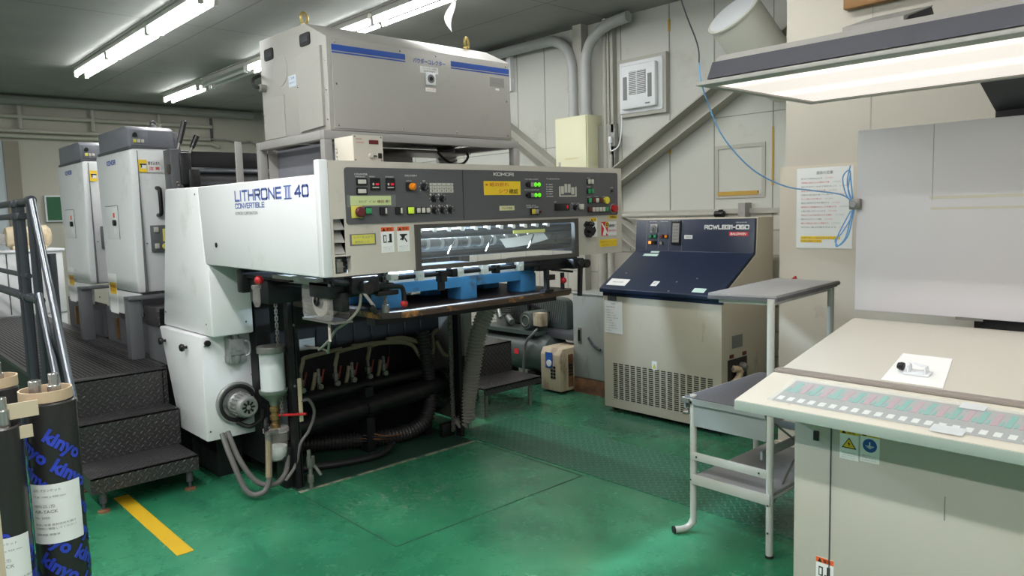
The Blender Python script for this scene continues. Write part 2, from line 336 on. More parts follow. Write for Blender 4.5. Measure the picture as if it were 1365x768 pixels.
# ---------------------------------------------------------------- mesh builder (world coordinates)
V = Vector
def basis(ax):
    ax = V(ax).normalized(); t = V((0, 0, 1)) if abs(ax.z) < 0.9 else V((1, 0, 0))
    u = t.cross(ax).normalized(); return u, ax.cross(u), ax
class B:
    def __init__(s): s.bm = bmesh.new()
    def box(s, x0, x1, y0, y1, z0, z1, bev=0.0, seg=2):
        t = bmesh.new()
        vs = [t.verts.new((x, y, z)) for x in (x0, x1) for y in (y0, y1) for z in (z0, z1)]
        for f in ((0, 1, 3, 2), (4, 6, 7, 5), (0, 4, 5, 1), (2, 3, 7, 6), (0, 2, 6, 4), (1, 5, 7, 3)): t.faces.new([vs[i] for i in f])
        return s._add(t, bev, seg)
    def _add(s, t, bev=0.0, seg=2, edges=None):
        bmesh.ops.recalc_face_normals(t, faces=t.faces)
        if bev > 0: bmesh.ops.bevel(t, geom=list(t.edges), offset=bev, segments=seg, profile=0.5, affect='EDGES', clamp_overlap=True)
        mp = {}
        for v in t.verts: mp[v] = s.bm.verts.new(v.co)
        for f in t.faces:
            try: s.bm.faces.new([mp[v] for v in f.verts])
            except ValueError: pass
        t.free(); return s
    def obox(s, c, sx, sy, sz, right=(1, 0, 0), up=(0, 0, 1), bev=0.0):
        """box centred at c with its own right / up directions; sx along right, sz along up, sy along depth"""
        r = V(right).normalized(); u = V(up); u = (u-u.dot(r)*r).normalized(); d = u.cross(r); t = bmesh.new()
        vs = [t.verts.new(V(c)+r*a*sx/2+d*b*sy/2+u*e*sz/2) for a in (-1, 1) for b in (-1, 1) for e in (-1, 1)]
        for f in ((0, 1, 3, 2), (4, 6, 7, 5), (0, 4, 5, 1), (2, 3, 7, 6), (0, 2, 6, 4), (1, 5, 7, 3)): t.faces.new([vs[i] for i in f])
        return s._add(t, bev)
    def prism(s, poly, ax, a, b, bev=0.0):
        """poly in the plane across ax ('X': (y,z), 'Y': (x,z), 'Z': (x,y)), from a to b"""
        f = {'X': lambda p, q: (q, p[0], p[1]), 'Y': lambda p, q: (p[0], q, p[1]), 'Z': lambda p, q: (p[0], p[1], q)}[ax]
        t = bmesh.new(); A = [t.verts.new(f(p, a)) for p in poly]; C = [t.verts.new(f(p, b)) for p in poly]; n = len(poly)
        t.faces.new(A); t.faces.new(C[::-1])
        for i in range(n): t.faces.new([A[i], C[i], C[(i+1) % n], A[(i+1) % n]])
        return s._add(t, bev)
    def lathe(s, prof, org, ax=(0, 0, 1), n=24, caps=True):
        u, w, ax = basis(ax); o = V(org); t = bmesh.new(); rings = []
        for (r, h) in prof:
            if r < 1e-6: rings.append([t.verts.new(o+ax*h)])
            else: rings.append([t.verts.new(o+ax*h+(u*math.cos(2*PI*i/n)+w*math.sin(2*PI*i/n))*r) for i in range(n)])
        for a, b in zip(rings, rings[1:]):
            for i in range(n):
                j = (i+1) % n
                if len(a) == 1 and len(b) == 1: continue
                if len(a) == 1: t.faces.new([a[0], b[i], b[j]])
                elif len(b) == 1: t.faces.new([a[i], b[0], a[j]])
                else: t.faces.new([a[i], b[i], b[j], a[j]])
        if caps:
            for r in (rings[0], rings[-1]):
                if len(r) > 2: t.faces.new(r)
        return s._add(t)
    def cyl(s, p0, p1, r, r2=None, n=16):
        d = V(p1)-V(p0); return s.lathe([(r, 0), (r if r2 is None else r2, d.length)], p0, d, n)
    def tube(s, pts, r, n=8, sm=0, rf=None, closed=False):
        """swept round tube; sm > 0 smooths the path, rf(i) modulates the radius"""
        P = [V(p) for p in pts]
        if sm: P = spline(P, sm)
        t = bmesh.new(); rings = []; prev = None
        for i, p in enumerate(P):
            a = P[max(i-1, 0)]; b = P[min(i+1, len(P)-1)]; d = (b-a).normalized()
            if prev is None: u, w, _ = basis(d)
            else:
                u = (prev-d*prev.dot(d)).normalized(); w = d.cross(u)
            prev = u; rr = r*(rf(i) if rf else 1)
            rings.append([t.verts.new(p+(u*math.cos(2*PI*k/n)+w*math.sin(2*PI*k/n))*rr) for k in range(n)])
        for a, b in zip(rings, rings[1:]):
            for k in range(n): t.faces.new([a[k], b[k], b[(k+1) % n], a[(k+1) % n]])
        t.faces.new(rings[0]); t.faces.new(rings[-1])
        return s._add(t)
    def sphere(s, c, r, n=16):
        m = n//2; return s.lathe([(r*math.sin(PI*i/m), -r*math.cos(PI*i/m)) for i in range(m+1)], c, n=n)
    def torus(s, c, ax, R, r, n=24, k=8, a0=0, a1=2*PI):
        u, w, ax = basis(ax); full = abs(a1-a0-2*PI) < 1e-6
        pts = [V(c)+(u*math.cos(a0+(a1-a0)*i/n)+w*math.sin(a0+(a1-a0)*i/n))*R for i in range(n+1)]
        if not full: return s.tube(pts, r, k)
        t = bmesh.new(); rings = []
        for i in range(n):
            a = 2*PI*i/n; d = u*math.cos(a)+w*math.sin(a)
            rings.append([t.verts.new(V(c)+d*(R+r*math.cos(2*PI*j/k))+ax*r*math.sin(2*PI*j/k)) for j in range(k)])
        for i in range(n):
            for j in range(k): t.faces.new([rings[i][j], rings[(i+1) % n][j], rings[(i+1) % n][(j+1) % k], rings[i][(j+1) % k]])
        return s._add(t)
    def sheet(s, fn, nu, nv, th=0.0):
        """surface fn(u,v) -> point, u,v in 0..1"""
        g = [[s.bm.verts.new(fn(i/nu, j/nv)) for j in range(nv+1)] for i in range(nu+1)]
        for i in range(nu):
            for j in range(nv): s.bm.faces.new([g[i][j], g[i+1][j], g[i+1][j+1], g[i][j+1]])
        return s
    def flat(s, org, right, up, w, h, th=0.0012, cx=0.0, cy=0.0):
        """thin plate centred at org (+cx,cy) in the plane right/up, standing proud of it"""
        r = V(right).normalized(); u = V(up).normalized(); nrm = r.cross(u)
        return s.obox(V(org)+r*cx+u*cy+nrm*th/2, w, th, h, r, u)
    def frame(s, x0, x1, y0, y1, z0, z1, w):
        """rectangular frame in the y-z plane"""
        return s.box(x0, x1, y0, y0+w, z0, z1).box(x0, x1, y1-w, y1, z0, z1).box(x0, x1, y0+w, y1-w, z0, z0+w).box(x0, x1, y0+w, y1-w, z1-w, z1)
    def poly(s, pts, th=0.001):
        P = [V(p) for p in pts]; nrm = (P[1]-P[0]).cross(P[2]-P[1]).normalized(); t = bmesh.new()
        A = [t.verts.new(p) for p in P]; C = [t.verts.new(p+nrm*th) for p in P]; n = len(P)
        t.faces.new(A[::-1]); t.faces.new(C)
        for i in range(n): t.faces.new([A[i], A[(i+1) % n], C[(i+1) % n], C[i]])
        return s._add(t)
    def text(s, txt, org, right, up, h, width=None, align='L', bold=0.0, shear=0.0, off=0.0016, fn=None, res=2):
        """lettering with its lower-left (L) or centre (C) at org; h = height of the line's capitals"""
        cu = bpy.data.curves.new('t', 'FONT'); cu.body = txt; cu.size = 1.0; cu.resolution_u = res; cu.offset = bold; cu.shear = shear
        o = bpy.data.objects.new('t', cu); COL.objects.link(o)
        dg = bpy.context.evaluated_depsgraph_get(); me = bpy.data.meshes.new_from_object(o.evaluated_get(dg))
        r = V(right).normalized(); u = V(up).normalized(); nrm = r.cross(u)
        if len(me.vertices):
            xs = [v.co.x for v in me.vertices]; ys = [v.co.y for v in me.vertices]
            x0, x1, y0, y1 = min(xs), max(xs), min(ys), max(ys)
            ky = h/max(y1-y0, 1e-4); kx = ky if width is None else width/max(x1-x0, 1e-4)
            ox = (x0+x1)/2 if align == 'C' else x0; oy = (y0+y1)/2 if align == 'C' else y0
            vs = []
            for v in me.vertices:
                a, b = (v.co.x-ox)*kx, (v.co.y-oy)*ky
                vs.append(s.bm.verts.new(fn(a, b) if fn else V(org)+r*a+u*b+nrm*off))
            for p in me.polygons:
                try: s.bm.faces.new([vs[i] for i in p.vertices])
                except ValueError: pass
        bpy.data.objects.remove(o, do_unlink=True); bpy.data.meshes.remove(me); bpy.data.curves.remove(cu)
        return s
    def strokes(s, txt, org, right, up, h, width, t=0.16, off=0.0):
        """squared-off sans lettering drawn with straight strokes; the line is fitted to width"""
        r = V(right).normalized(); u = V(up).normalized(); n = r.cross(u); x = 0.0; segs = []
        for ch in txt:
            w, P = GLYPHS.get(ch, (0.5, []))
            for pl in P:
                for a, c in zip(pl, pl[1:]): segs.append((x+a[0]*w, a[1], x+c[0]*w, c[1]))
            x += w+0.26
        x -= 0.26; k = (width-t*h)/x
        for (x0, y0, x1, y1) in segs:
            hh = h*(1-t)
            a = V(org)+r*(x0*k+t*h/2)+u*(y0*hh+t*h/2); c = V(org)+r*(x1*k+t*h/2)+u*(y1*hh+t*h/2); d = c-a; L = d.length
            if L < 1e-6: continue
            s.obox((a+c)/2+n*(0.0007+off), L+t*h*0.86, 0.0012, t*h, d, n.cross(d))
        return s
    def build(s, name, m, parent=None, label=None, ang=35):
        me = bpy.data.meshes.new(name); bm = s.bm
        base = V((0, 0, 0))
        if parent is not None: base = WL[parent]
        else:
            xs = [v.co for v in bm.verts]
            base = V(((min(c.x for c in xs)+max(c.x for c in xs))/2, (min(c.y for c in xs)+max(c.y for c in xs))/2, min(c.z for c in xs)))
        bmesh.ops.translate(bm, verts=bm.verts, vec=-base); bm.to_mesh(me); bm.free()
        me.materials.append(MATS[m])
        for p in me.polygons: p.use_smooth = True
        me.set_sharp_from_angle(angle=math.radians(ang))
        o = bpy.data.objects.new(name, me); COL.objects.link(o); WL[o] = base
        if parent is not None: o.parent = parent
        else: o.location = base
        if label: o['label'] = label
        return o
WL = {}
GLYPHS = {'L': (0.62, [[(0, 1), (0, 0), (1, 0)]]), 'I': (0.02, [[(0, 0), (0, 1)]]), 'T': (0.72, [[(0, 1), (1, 1)], [(0.5, 1), (0.5, 0)]]),
 'H': (0.72, [[(0, 0), (0, 1)], [(1, 0), (1, 1)], [(0, 0.5), (1, 0.5)]]), 'R': (0.70, [[(0, 0), (0, 1), (0.9, 1), (1, 0.88), (1, 0.6), (0.9, 0.48), (0, 0.48)], [(0.55, 0.48), (1, 0)]]),
 'O': (0.78, [[(0.12, 0), (0, 0.12), (0, 0.88), (0.12, 1), (0.88, 1), (1, 0.88), (1, 0.12), (0.88, 0), (0.12, 0)]]), 'N': (0.74, [[(0, 0), (0, 1), (1, 0), (1, 1)]]),
 'E': (0.66, [[(1, 1), (0, 1), (0, 0), (1, 0)], [(0, 0.5), (0.9, 0.5)]]), 'C': (0.72, [[(1, 0.8), (0.88, 1), (0.12, 1), (0, 0.88), (0, 0.12), (0.12, 0), (0.88, 0), (1, 0.2)]]),
 'V': (0.74, [[(0, 1), (0.5, 0), (1, 1)]]), 'B': (0.70, [[(0, 0), (0, 1), (0.85, 1), (0.95, 0.9), (0.95, 0.6), (0.85, 0.5), (0, 0.5)], [(0.85, 0.5), (1, 0.4), (1, 0.1), (0.88, 0), (0, 0)]]),
 'K': (0.72, [[(0, 0), (0, 1)], [(0.95, 1), (0.1, 0.5), (1, 0)]]), 'M': (0.92, [[(0, 0), (0, 1), (0.5, 0.25), (1, 1), (1, 0)]]), 'W': (1.0, [[(0, 1), (0.25, 0), (0.5, 0.8), (0.75, 0), (1, 1)]]),
 '4': (0.76, [[(0.8, 0), (0.8, 1), (0, 0.3), (1, 0.3)]]), '0': (0.74, [[(0.12, 0), (0, 0.12), (0, 0.88), (0.12, 1), (0.88, 1), (1, 0.88), (1, 0.12), (0.88, 0), (0.12, 0)]]),
 '8': (0.72, [[(0, 0), (0, 1), (1, 1), (1, 0), (0, 0)], [(0, 0.5), (1, 0.5)]]), '3': (0.70, [[(0, 1), (1, 1), (1, 0), (0, 0)], [(0.25, 0.5), (1, 0.5)]]), '1': (0.25, [[(0, 0.85), (0.9, 1), (0.9, 0)]]),
 '6': (0.72, [[(1, 1), (0, 1), (0, 0), (1, 0), (1, 0.5), (0, 0.5)]]), '-': (0.4, [[(0, 0.48), (1, 0.48)]]), ' ': (0.3, []),
 'P': (0.68, [[(0, 0), (0, 1), (1, 1), (1, 0.48), (0, 0.48)]]), 'A': (0.76, [[(0, 0), (0.5, 1), (1, 0)], [(0.2, 0.35), (0.8, 0.35)]]), 'D': (0.72, [[(0, 0), (0, 1), (0.8, 1), (1, 0.8), (1, 0.2), (0.8, 0), (0, 0)]])}
def spline(P, k):
    out = []
    for i in range(len(P)-1):
        p0 = P[max(i-1, 0)]; p1 = P[i]; p2 = P[i+1]; p3 = P[min(i+2, len(P)-1)]
        for j in range(k):
            t = j/k; out.append(0.5*((2*p1)+(p2-p0)*t+(2*p0-5*p1+4*p2-p3)*t*t+(3*p1-p0-3*p2+p3)*t**3))
    return out+[P[-1]]
def thing(name, label, cat, loc, group=None):
    o = bpy.data.objects.new(name, None); COL.objects.link(o); o.location = loc; WL[o] = V(loc)
    o.empty_display_size = 0.1
    return tag(o, label, cat, group)
def tag(o, label, cat, group=None):
    o['label'] = label; o['category'] = cat
    if group: o['group'] = group
    return o
def struct(b, name, m):
    o = b.build(name, m); o['kind'] = 'structure'; return o
def copy_tree(o, parent=None, shift=None):
    c = o.copy(); COL.objects.link(c); WL[c] = WL[o].copy()
    if parent is not None: c.parent = parent
    if shift is not None: c.location = V(o.location)+V(shift); WL[c] = WL[o]+V(shift)
    for ch in [x for x in bpy.data.objects if x.parent == o and x != c]: copy_tree(ch, c)
    return c
def screws(pts, m, parent, ax=(0, -1, 0), r=0.006):
    b = B()
    for p in pts: b.lathe([(r, 0), (r, 0.002), (r*0.5, 0.004), (0, 0.004)], p, ax, 10)
    return b.build('screw_heads', m, parent)

# ================================================================ the room
XW = 5.5
struct(B().box(-4, 5.7, -3, 12.1, -0.1, 0), 'floor', 'floor')
struct(B().box(-4, 5.7, -3, 12.1, CEIL, CEIL+0.1), 'ceiling', 'ceiling_board')
struct(B().box(XW-0.015, XW+0.15, -3, 12.1, 0, 1.55), 'wall_right', 'block_wall')
struct(B().box(XW, XW+0.15, -3, 12.1, 1.55, CEIL), 'wall_right', 'wall_panel')
struct(B().box(-4, XW+0.15, 12.0, 12.1, 0, CEIL), 'wall_back', 'back_wall')
struct(B().box(1.88, 2.06, 11.93, 12.0, 0, 2.72), 'trim_16', 'back_wall_shade')  # flat strip whose colour paints the shaded side of a pillar
struct(B().box(0.6, 1.88, 11.95, 12.0, 0, 2.72), 'trim_17', 'curtain')
struct(B().box(XW-0.035, XW, 2.3, 12.0, 1.535, 1.575), 'trim_1', 'wall_trim')
b = B()
for y in (2.96, 3.48, 4.45, 5.43, 5.83, 6.75, 7.7, 8.6, 9.6): b.box(XW-0.003, XW, y-0.004, y+0.004, 1.57, CEIL)
b.box(XW-0.003, XW, 4.45, 12, 2.226, 2.234).box(XW-0.003, XW, 2.4, 3.48, 2.316, 2.322)
struct(b, 'trim_2', 'seam_dark')
struct(B().box(XW-0.004, XW, 3.915, 3.925, 1.57, CEIL).box(XW-0.005, XW, 2.952, 2.966, 2.0, 2.12), 'trim_3', 'seam_dark')
struct(B().box(XW-0.006, XW, 3.908, 3.93, 2.06, 2.12).box(XW-0.006, XW, 3.908, 3.93, 3.1, 3.2).box(XW-0.006, XW, 2.95, 2.966, 1.75, 2.2).box(XW-0.012, XW, 3.08, 3.44, 1.682, 1.715), 'trim_4', 'seam_amber')
struct(B().box(XW-0.10, XW, 4.84, 4.95, 0, CEIL).box(XW-0.06, XW, 4.50, 4.53, 1.57, CEIL), 'trim_5', 'wall_trim')
# repair patch frame on the wall
b = B().frame(XW-0.008, XW, 3.02, 3.47, 1.66, 2.09, 0.03)
struct(b, 'trim_6', 'wall_trim')
# diagonal braces: C channels on the wall
def brace(name, p, q, w=0.15):
    d = V((0, q[0]-p[0], q[1]-p[1])); L = d.length; d.normalize(); n = V((0, -d.z, d.y))
    if n.z < 0: n = -n
    c = V((XW-0.07, (p[0]+q[0])/2, (p[1]+q[1])/2))
    b = B().obox(c+V((0.06, 0, 0)), L, 0.012, w, d, n).obox(c+n*w/2, L, 0.13, 0.012, d, n).obox(c-n*w/2, L, 0.13, 0.012, d, n)
    struct(b, name, 'wall_trim')
brace('trim_7', (4.95, 1.61), (2.25, 3.12))
brace('trim_8', (6.9, 3.1), (4.15, 1.27), 0.12)
# small high window behind the powder collector
struct(B().frame(XW-0.05, XW, 5.88, 6.34, 2.86, 3.3, 0.06), 'window_1', 'vent_white')
struct(B().box(XW-0.02, XW-0.01, 5.94, 6.28, 2.92, 3.24), 'window_1', 'pipe_grey')
# beige boxed-in column with a dado panel
struct(B().box(4.47, 5.45, -2.5, 2.32, 0, CEIL), 'wall_alcove', 'column_beige')
struct(B().box(4.45, 4.47, -2.5, 2.345, 0, 1.83), 'wall_alcove', 'dado_beige')
struct(B().box(4.467, 4.47, 1.806, 1.812, 1.83, CEIL).box(4.467, 4.47, 0.6, 0.606, 1.83, CEIL), 'trim_9', 'wall_trim')
struct(B().box(4.43, 4.45, -2.5, 2.36, 0, 0.08), 'baseboard_alcove', 'dado_beige')
# floor cover plates and joints
struct(B().box(3.30, 3.93, 0.6, 4.25, 0, 0.004), 'trim_10', 'tread_floor')
b = B().box(1.93, 3.26, 3.985, 4.01, 0, 0.003)
struct(b, 'trim_11', 'joint_cream')
b = B().box(1.93, 3.26, 2.974, 2.982, 0, 0.0015).box(1.919, 1.926, 2.98, 4.0, 0, 0.0015).box(3.258, 3.265, 2.98, 4.0, 0, 0.0015).box(3.93, 3.937, 0.6, 4.3, 0, 0.0025)
struct(b, 'trim_12', 'joint_dark')
struct(B().box(1.93, 3.26, 4.01, 4.70, 0, 0.003), 'trim_13', 'dim_dusty_green')

# ---------------------------------------------------------------- yellow floor tape
tag(B().box(1.125, 1.205, 3.66, 4.72, 0.0005, 0.0022).build('floor_tape', 'tape_yellow'), 'strip of yellow tape on the green floor running out from the dark steps', 'floor tape')

# ---------------------------------------------------------------- ceiling lamps
LAB = {(2.29, 8.86): 'lit twin tube ceiling lamp, farthest in the row over the white towers',
       (2.29, 7.62): 'lit twin tube ceiling lamp, second farthest in the row over the white towers',
       (2.29, 6.38): 'lit ceiling lamp cut by the frame top, nearest in the left row',
       (3.66, 10.2): 'lit twin tube ceiling lamp far back near the rear wall pipes',
       (3.66, 8.78): 'unlit twin tube ceiling lamp between two lit ones behind the grey collector',
       (3.66, 7.5): 'lit ceiling lamp partly hidden behind the left end of the grey collector',
       (3.66, 4.97): 'lit ceiling lamp above the right half of the grey collector'}
HID = 'lit ceiling lamp outside the picture'
for (x, y, lit) in LAMPS:
    l = LAB.get((x, y))
    t = thing('ceiling_lamp', l or HID, 'ceiling lamp', (x, y, CEIL), 'fluorescent ceiling lamps' if l else 'ceiling lamps out of view')
    B().prism([(x-0.06, CEIL), (x+0.06, CEIL), (x+0.075, CEIL-0.06), (x-0.075, CEIL-0.06)], 'Y', y-0.61, y+0.61).build('housing', 'fixture_white', t)
    for s in (-1, 1):
        if not l: break
        for e in (-1, 1): B().box(x+s*0.055-0.018, x+s*0.055+0.018, y+e*0.605-0.02, y+e*0.605+0.02, CEIL-0.125, CEIL-0.055, 0.006).build('lamp_holder', 'fixture_white', t)
    for s in (-1, 1): B().cyl((x+s*0.055, y-0.585, CEIL-0.10), (x+s*0.055, y+0.585, CEIL-0.10), 0.016, n=12).build('tube', 'tube_white' if lit else 'tube_off', t)
b = B().box(2.2, 2.38, 0, 9.5, CEIL-0.012, CEIL-0.001)
struct(b, 'trim_14', 'wall_trim')
struct(B().box(3.57, 3.75, 0, 10.9, CEIL-0.012, CEIL-0.001), 'trim_15', 'wall_trim')

# ---------------------------------------------------------------- pipes on the far wall
def pipes(name, label, runs, r, m='pipe_grey', cat='pipe', group=None):
    b = B()
    for (p, q) in runs: b.cyl(p, q, r, n=10)
    return tag(b.build(name, m), label, cat, group)
YB = 11.93
pipes('conduit_pipe', 'upper horizontal conduit pipe on the far wall above the white towers', [((-3, YB, 3.05), (4.66, YB, 3.05)), ((2.1, YB, 2.89), (2.1, YB, 3.19)), ((2.98, YB, 2.89), (2.98, YB, 3.19)), ((3.88, YB, 2.89), (3.88, YB, 3.19))], 0.028, 'back_wall')
pipes('conduit_pipe', 'lower pair of horizontal conduit pipes on the far wall', [((-3, YB, 2.86), (4.62, YB, 2.86)), ((-3, YB, 2.79), (4.62, YB, 2.79)), ((4.62, YB, 2.80), (4.75, YB, 2.74))], 0.026, 'back_wall')
pipes('cable_tray', 'thick grey pipe along the top of the far wall just under the ceiling', [((-3, 11.85, 3.255), (5.3, 11.85, 3.255))], 0.06, 'frame_grey')
pipes('conduit_pipe', 'thin dark vertical rod on the far wall near the right corner', [((4.665, 11.97, 2.84), (4.665, 11.97, 3.19))], 0.02, 'dark_grey')
tag(B().tube([(4.64, YB, 2.86), (4.85, YB, 2.86), (5.1, YB, 2.83), (5.3, YB, 2.84), (5.42, YB, 2.65), (5.44, YB, 2.3), (5.44, YB, 1.4)], 0.014, 8, 6).build('wall_cable', 'frame_grey'), 'thin grey cable looping down the far wall beside the collector stand', 'cable')
# green notice board, motor and cabinet at the far left
t = thing('green_board', 'small green framed board on the far wall beside the farther white tower', 'notice board', (2.42, 11.97, 1.66))
B().box(2.31, 2.62, 11.95, 11.99, 1.64, 2.0).build('frame', 'vent_white', t); B().box(2.33, 2.60, 11.94, 11.955, 1.66, 1.98).build('panel', 'sign_green', t)
t = thing('white_cabinet', 'low white cabinet in the far left background behind the railing', 'cabinet', (1.55, 9.45, 0))
B().box(1.20, 1.90, 9.2, 9.75, 0.66, 1.32, 0.01).box(1.2, 1.9, 9.22, 9.75, 0, 0.66).build('body', 'white_paint', t)
B().box(1.385, 1.395, 9.196, 9.2, 0.68, 1.31).build('door_gap', 'dark_grey', t)
B().box(1.18, 1.92, 9.18, 9.77, 1.32, 1.345, 0.005).build('top', 'vent_white', t)
t = thing('electric_motor', 'cream cylindrical blower motor lying on the low white cabinet behind the railing', 'motor', (1.68, 9.45, 1.345))
b = B().lathe([(0.05, 0), (0.10, 0.02), (0.11, 0.06), (0.11, 0.32), (0.12, 0.33), (0.12, 0.39), (0.08, 0.43), (0, 0.44)], (1.42, 9.45, 1.48), (1, 0, 0), 20); b.build('casing', 'cream', t)
b = B()
for i in range(7): b.lathe([(0.116, 0), (0.116, 0.008)], (1.5+i*0.03, 9.45, 1.48), (1, 0, 0), 20)
b.build('cooling_fins', 'cream', t)
B().box(1.48, 1.80, 9.36, 9.54, 1.345, 1.39, 0.01).build('foot', 'cream', t)
B().box(1.36, 1.44, 9.38, 9.52, 1.40, 1.52, 0.02).build('terminal_box', 'frame_grey', t)

# ---------------------------------------------------------------- right wall: ventilator, cabinets, ducts
t = thing('wall_ventilator', 'square white louvred ventilator mounted high on the panelled wall', 'ventilator', (5.44, 4.19, 2.44))
b = B().frame(5.455, 5.5, 3.925, 4.455, 2.42, 2.93, 0.03)
b.build('mounting_frame', 'wall_trim', t)
B().box(5.44, 5.50, 3.955, 4.425, 2.45, 2.90, 0.01).build('back_plate', 'vent_white', t)
B().box(5.385, 5.44, 3.99, 4.37, 2.48, 2.86, 0.015).build('body', 'vent_white', t)
B().box(5.381, 5.386, 4.09, 4.27, 2.60, 2.80).build('filter', 'grille_dark', t)
for y_ in (4.025, 4.295): B().box(5.380, 5.386, y_, y_+0.04, 2.56, 2.76).build('side_grille', 'grille_dark', t)
b = B()
for i in range(13): b.box(5.374, 5.384, 4.085, 4.275, 2.605+i*0.0155, 2.610+i*0.0155)
b.box(5.372, 5.384, 4.177, 4.183, 2.60, 2.80); b.build('louvres', 'vent_white', t)
B().flat((5.385, 4.07, 2.51), (0, -1, 0), (0, 0, 1), 0.05, 0.012).build('nameplate', 'print_grey', t)

t = thing('cable_cabinet', 'cream steel wall cabinet with two grey ducts entering its top', 'wall cabinet', (5.4, 4.9, 1.5))
B().box(5.30, 5.5, 4.69, 5.10, 1.40, 2.475, 0.004).build('body', 'cabinet_cream', t)
B().box(5.285, 5.30, 4.70, 5.09, 1.41, 2.465, 0.004).build('door', 'cabinet_cream', t)
B().box(5.278, 5.286, 5.03, 5.05, 1.98, 2.06, 0.003).build('latch', 'pipe_grey', t)
B().flat((5.285, 4.88, 2.085), (0, -1, 0), (0, 0, 1), 0.17, 0.014).build('tape_mark', 'label_cream', t)
tag(B().box(5.44, 5.5, 4.49, 4.69, 1.75, 2.38, 0.004).box(5.43, 5.44, 4.52, 4.53, 1.8, 1.9).build('wall_box', 'box_grey'), 'flat grey metal box on the wall right of the cream cabinet', 'wall box')
t = thing('wall_socket', 'grey wall socket with white plug and lead on the panelled wall', 'socket', (5.46, 4.50, 2.22))
B().box(5.41, 5.46, 4.46, 4.53, 2.17, 2.30, 0.006).build('box', 'box_grey', t)
B().box(5.38, 5.412, 4.485, 4.515, 2.20, 2.26, 0.006).build('plug', 'vent_white', t)
B().tube([(5.39, 4.5, 2.20), (5.38, 4.48, 2.13), (5.40, 4.41, 2.17), (5.43, 4.40, 2.30), (5.45, 4.41, 2.44)], 0.006, 6, 6).build('lead', 'vent_white', t)
tag(B().tube([(5.39, 4.94, 2.47), (5.39, 4.94, 2.86), (5.39, 4.955, 3.0), (5.39, 5.02, 3.13), (5.39, 5.15, 3.215), (5.39, 5.35, 3.24), (5.39, 6.5, 3.245), (5.39, 8.5, 3.25)], 0.05, 14, 6).lathe([(0.056, 0), (0.056, 0.03)], (5.39, 4.94, 2.475)).lathe([(0.054, 0), (0.054, 0.05)], (5.39, 4.94, 2.72)).build('duct_pipe', 'pipe_grey'), 'pale grey pipe rising from the cream cabinet and bending away along the ceiling', 'duct')
tag(B().tube([(5.36, 4.755, 2.47), (5.36, 4.755, 2.85), (5.36, 4.745, 3.0), (5.36, 4.70, 3.11), (5.36, 4.60, 3.20), (5.36, 4.45, 3.25), (5.36, 4.25, 3.27)], 0.05, 14, 6).lathe([(0.058, 0), (0.058, 0.03)], (5.36, 4.755, 2.475)).build('duct_pipe', 'pipe_grey'), 'grey flexible pipe rising from the cream cabinet towards the ceiling near the post', 'duct')
tag(B().cyl((5.45, 4.60, 1.5), (5.45, 4.60, CEIL), 0.022).cyl((5.45, 4.56, 1.5), (5.45, 4.56, CEIL), 0.014).build('conduit_pipe', 'wall_trim'), 'vertical beige conduit pair on the wall left of the ventilator', 'pipe')
t = thing('wall_pipe', 'horizontal pipe with a black end valve along the foot of the wall panels', 'pipe', (5.42, 3.8, 1.53))
B().tube([(5.42, 4.52, 2.1), (5.42, 4.52, 1.65), (5.42, 4.48, 1.56), (5.42, 4.40, 1.535), (5.42, 3.42, 1.535)], 0.018, 10, 5).build('pipe', 'wall_trim', t)
B().cyl((5.42, 3.42, 1.535), (5.42, 3.34, 1.535), 0.026).cyl((5.42, 3.37, 1.5), (5.42, 3.37, 1.57), 0.02).build('valve', 'black_plastic', t)
B().box(5.40, 5.5, 3.14, 3.2, 1.45, 1.62).build('bracket', 'frame_grey', t)
# big round exhaust duct below the ceiling
t = thing('exhaust_duct', 'large white round exhaust duct with a pale disc end tilting down beside the column', 'duct', (4.75, 2.75, 2.9))
ctr = V((4.85, 2.92, 2.945)); ax = V((0.70, -0.20, -0.69)).normalized()
B().lathe([(0.0, -0.001), (0.192, -0.001), (0.20, 0.0), (0.20, 0.012), (0.19, 0.014), (0.19, 0.46)], ctr, ax, 40).build('duct', 'duct_white', t)
B().lathe([(0, 0), (0.18, 0), (0.18, 0.004), (0, 0.004)], ctr-ax*0.005, ax, 40).build('disc', 'vent_white', t)
e = ctr+ax*0.46
B().tube([e, e+ax*0.1, e+ax*0.18+V((0.02, 0, 0.05)), V((5.40, e.y-0.04, e.z-0.11))], 0.185, 24, 5).build('elbow', 'duct_white', t)
# wooden board high on the column
tag(B().box(4.41, 4.47, 1.2, 1.95, 2.695, 2.80, 0.004).build('wooden_board', 'wood_brown'), 'brown wooden board fixed high on the beige column, cut by the frame top', 'board')

# ---------------------------------------------------------------- notice sheet on the column
NR = (0, -1, 0); UP = (0, 0, 1)
t = thing('notice_sheet', 'white printed notice with red words and a yellow strip on the beige column', 'notice', (4.449, 2.06, 1.33))
B().flat((4.449, 2.062, 1.571), NR, UP, 0.345, 0.485).build('paper', 'paper_white', t)
B().text('服装の定義', (4.4475, 2.06, 1.782), NR, UP, 0.019, 0.10, 'C').build('heading', 'print_grey', t)
g = B(); r_ = B(); rows = [('帽子をかぶり髪の毛を出さない事', 0), ('作業着は清潔なものを着用する事', 1), ('袖口のボタンを必ず留めること', 0), ('名札を左胸に付ける事', 1), ('作業中は安全靴を履いて入室する', 0), ('ポケットに物を入れたまま作業しない', 1), ('機械の清掃時は手袋を着用する', 0), ('腕時計や指輪は外して作業する', 1), ('上着の裾をズボンに入れる', 0), ('汚れたウエスは決められた箱に', 1), ('異物を持ち込まないこと確認', 0), ('朝礼で服装をお互いに確認する', 1), ('守れない者は作業を中止する', 0)]
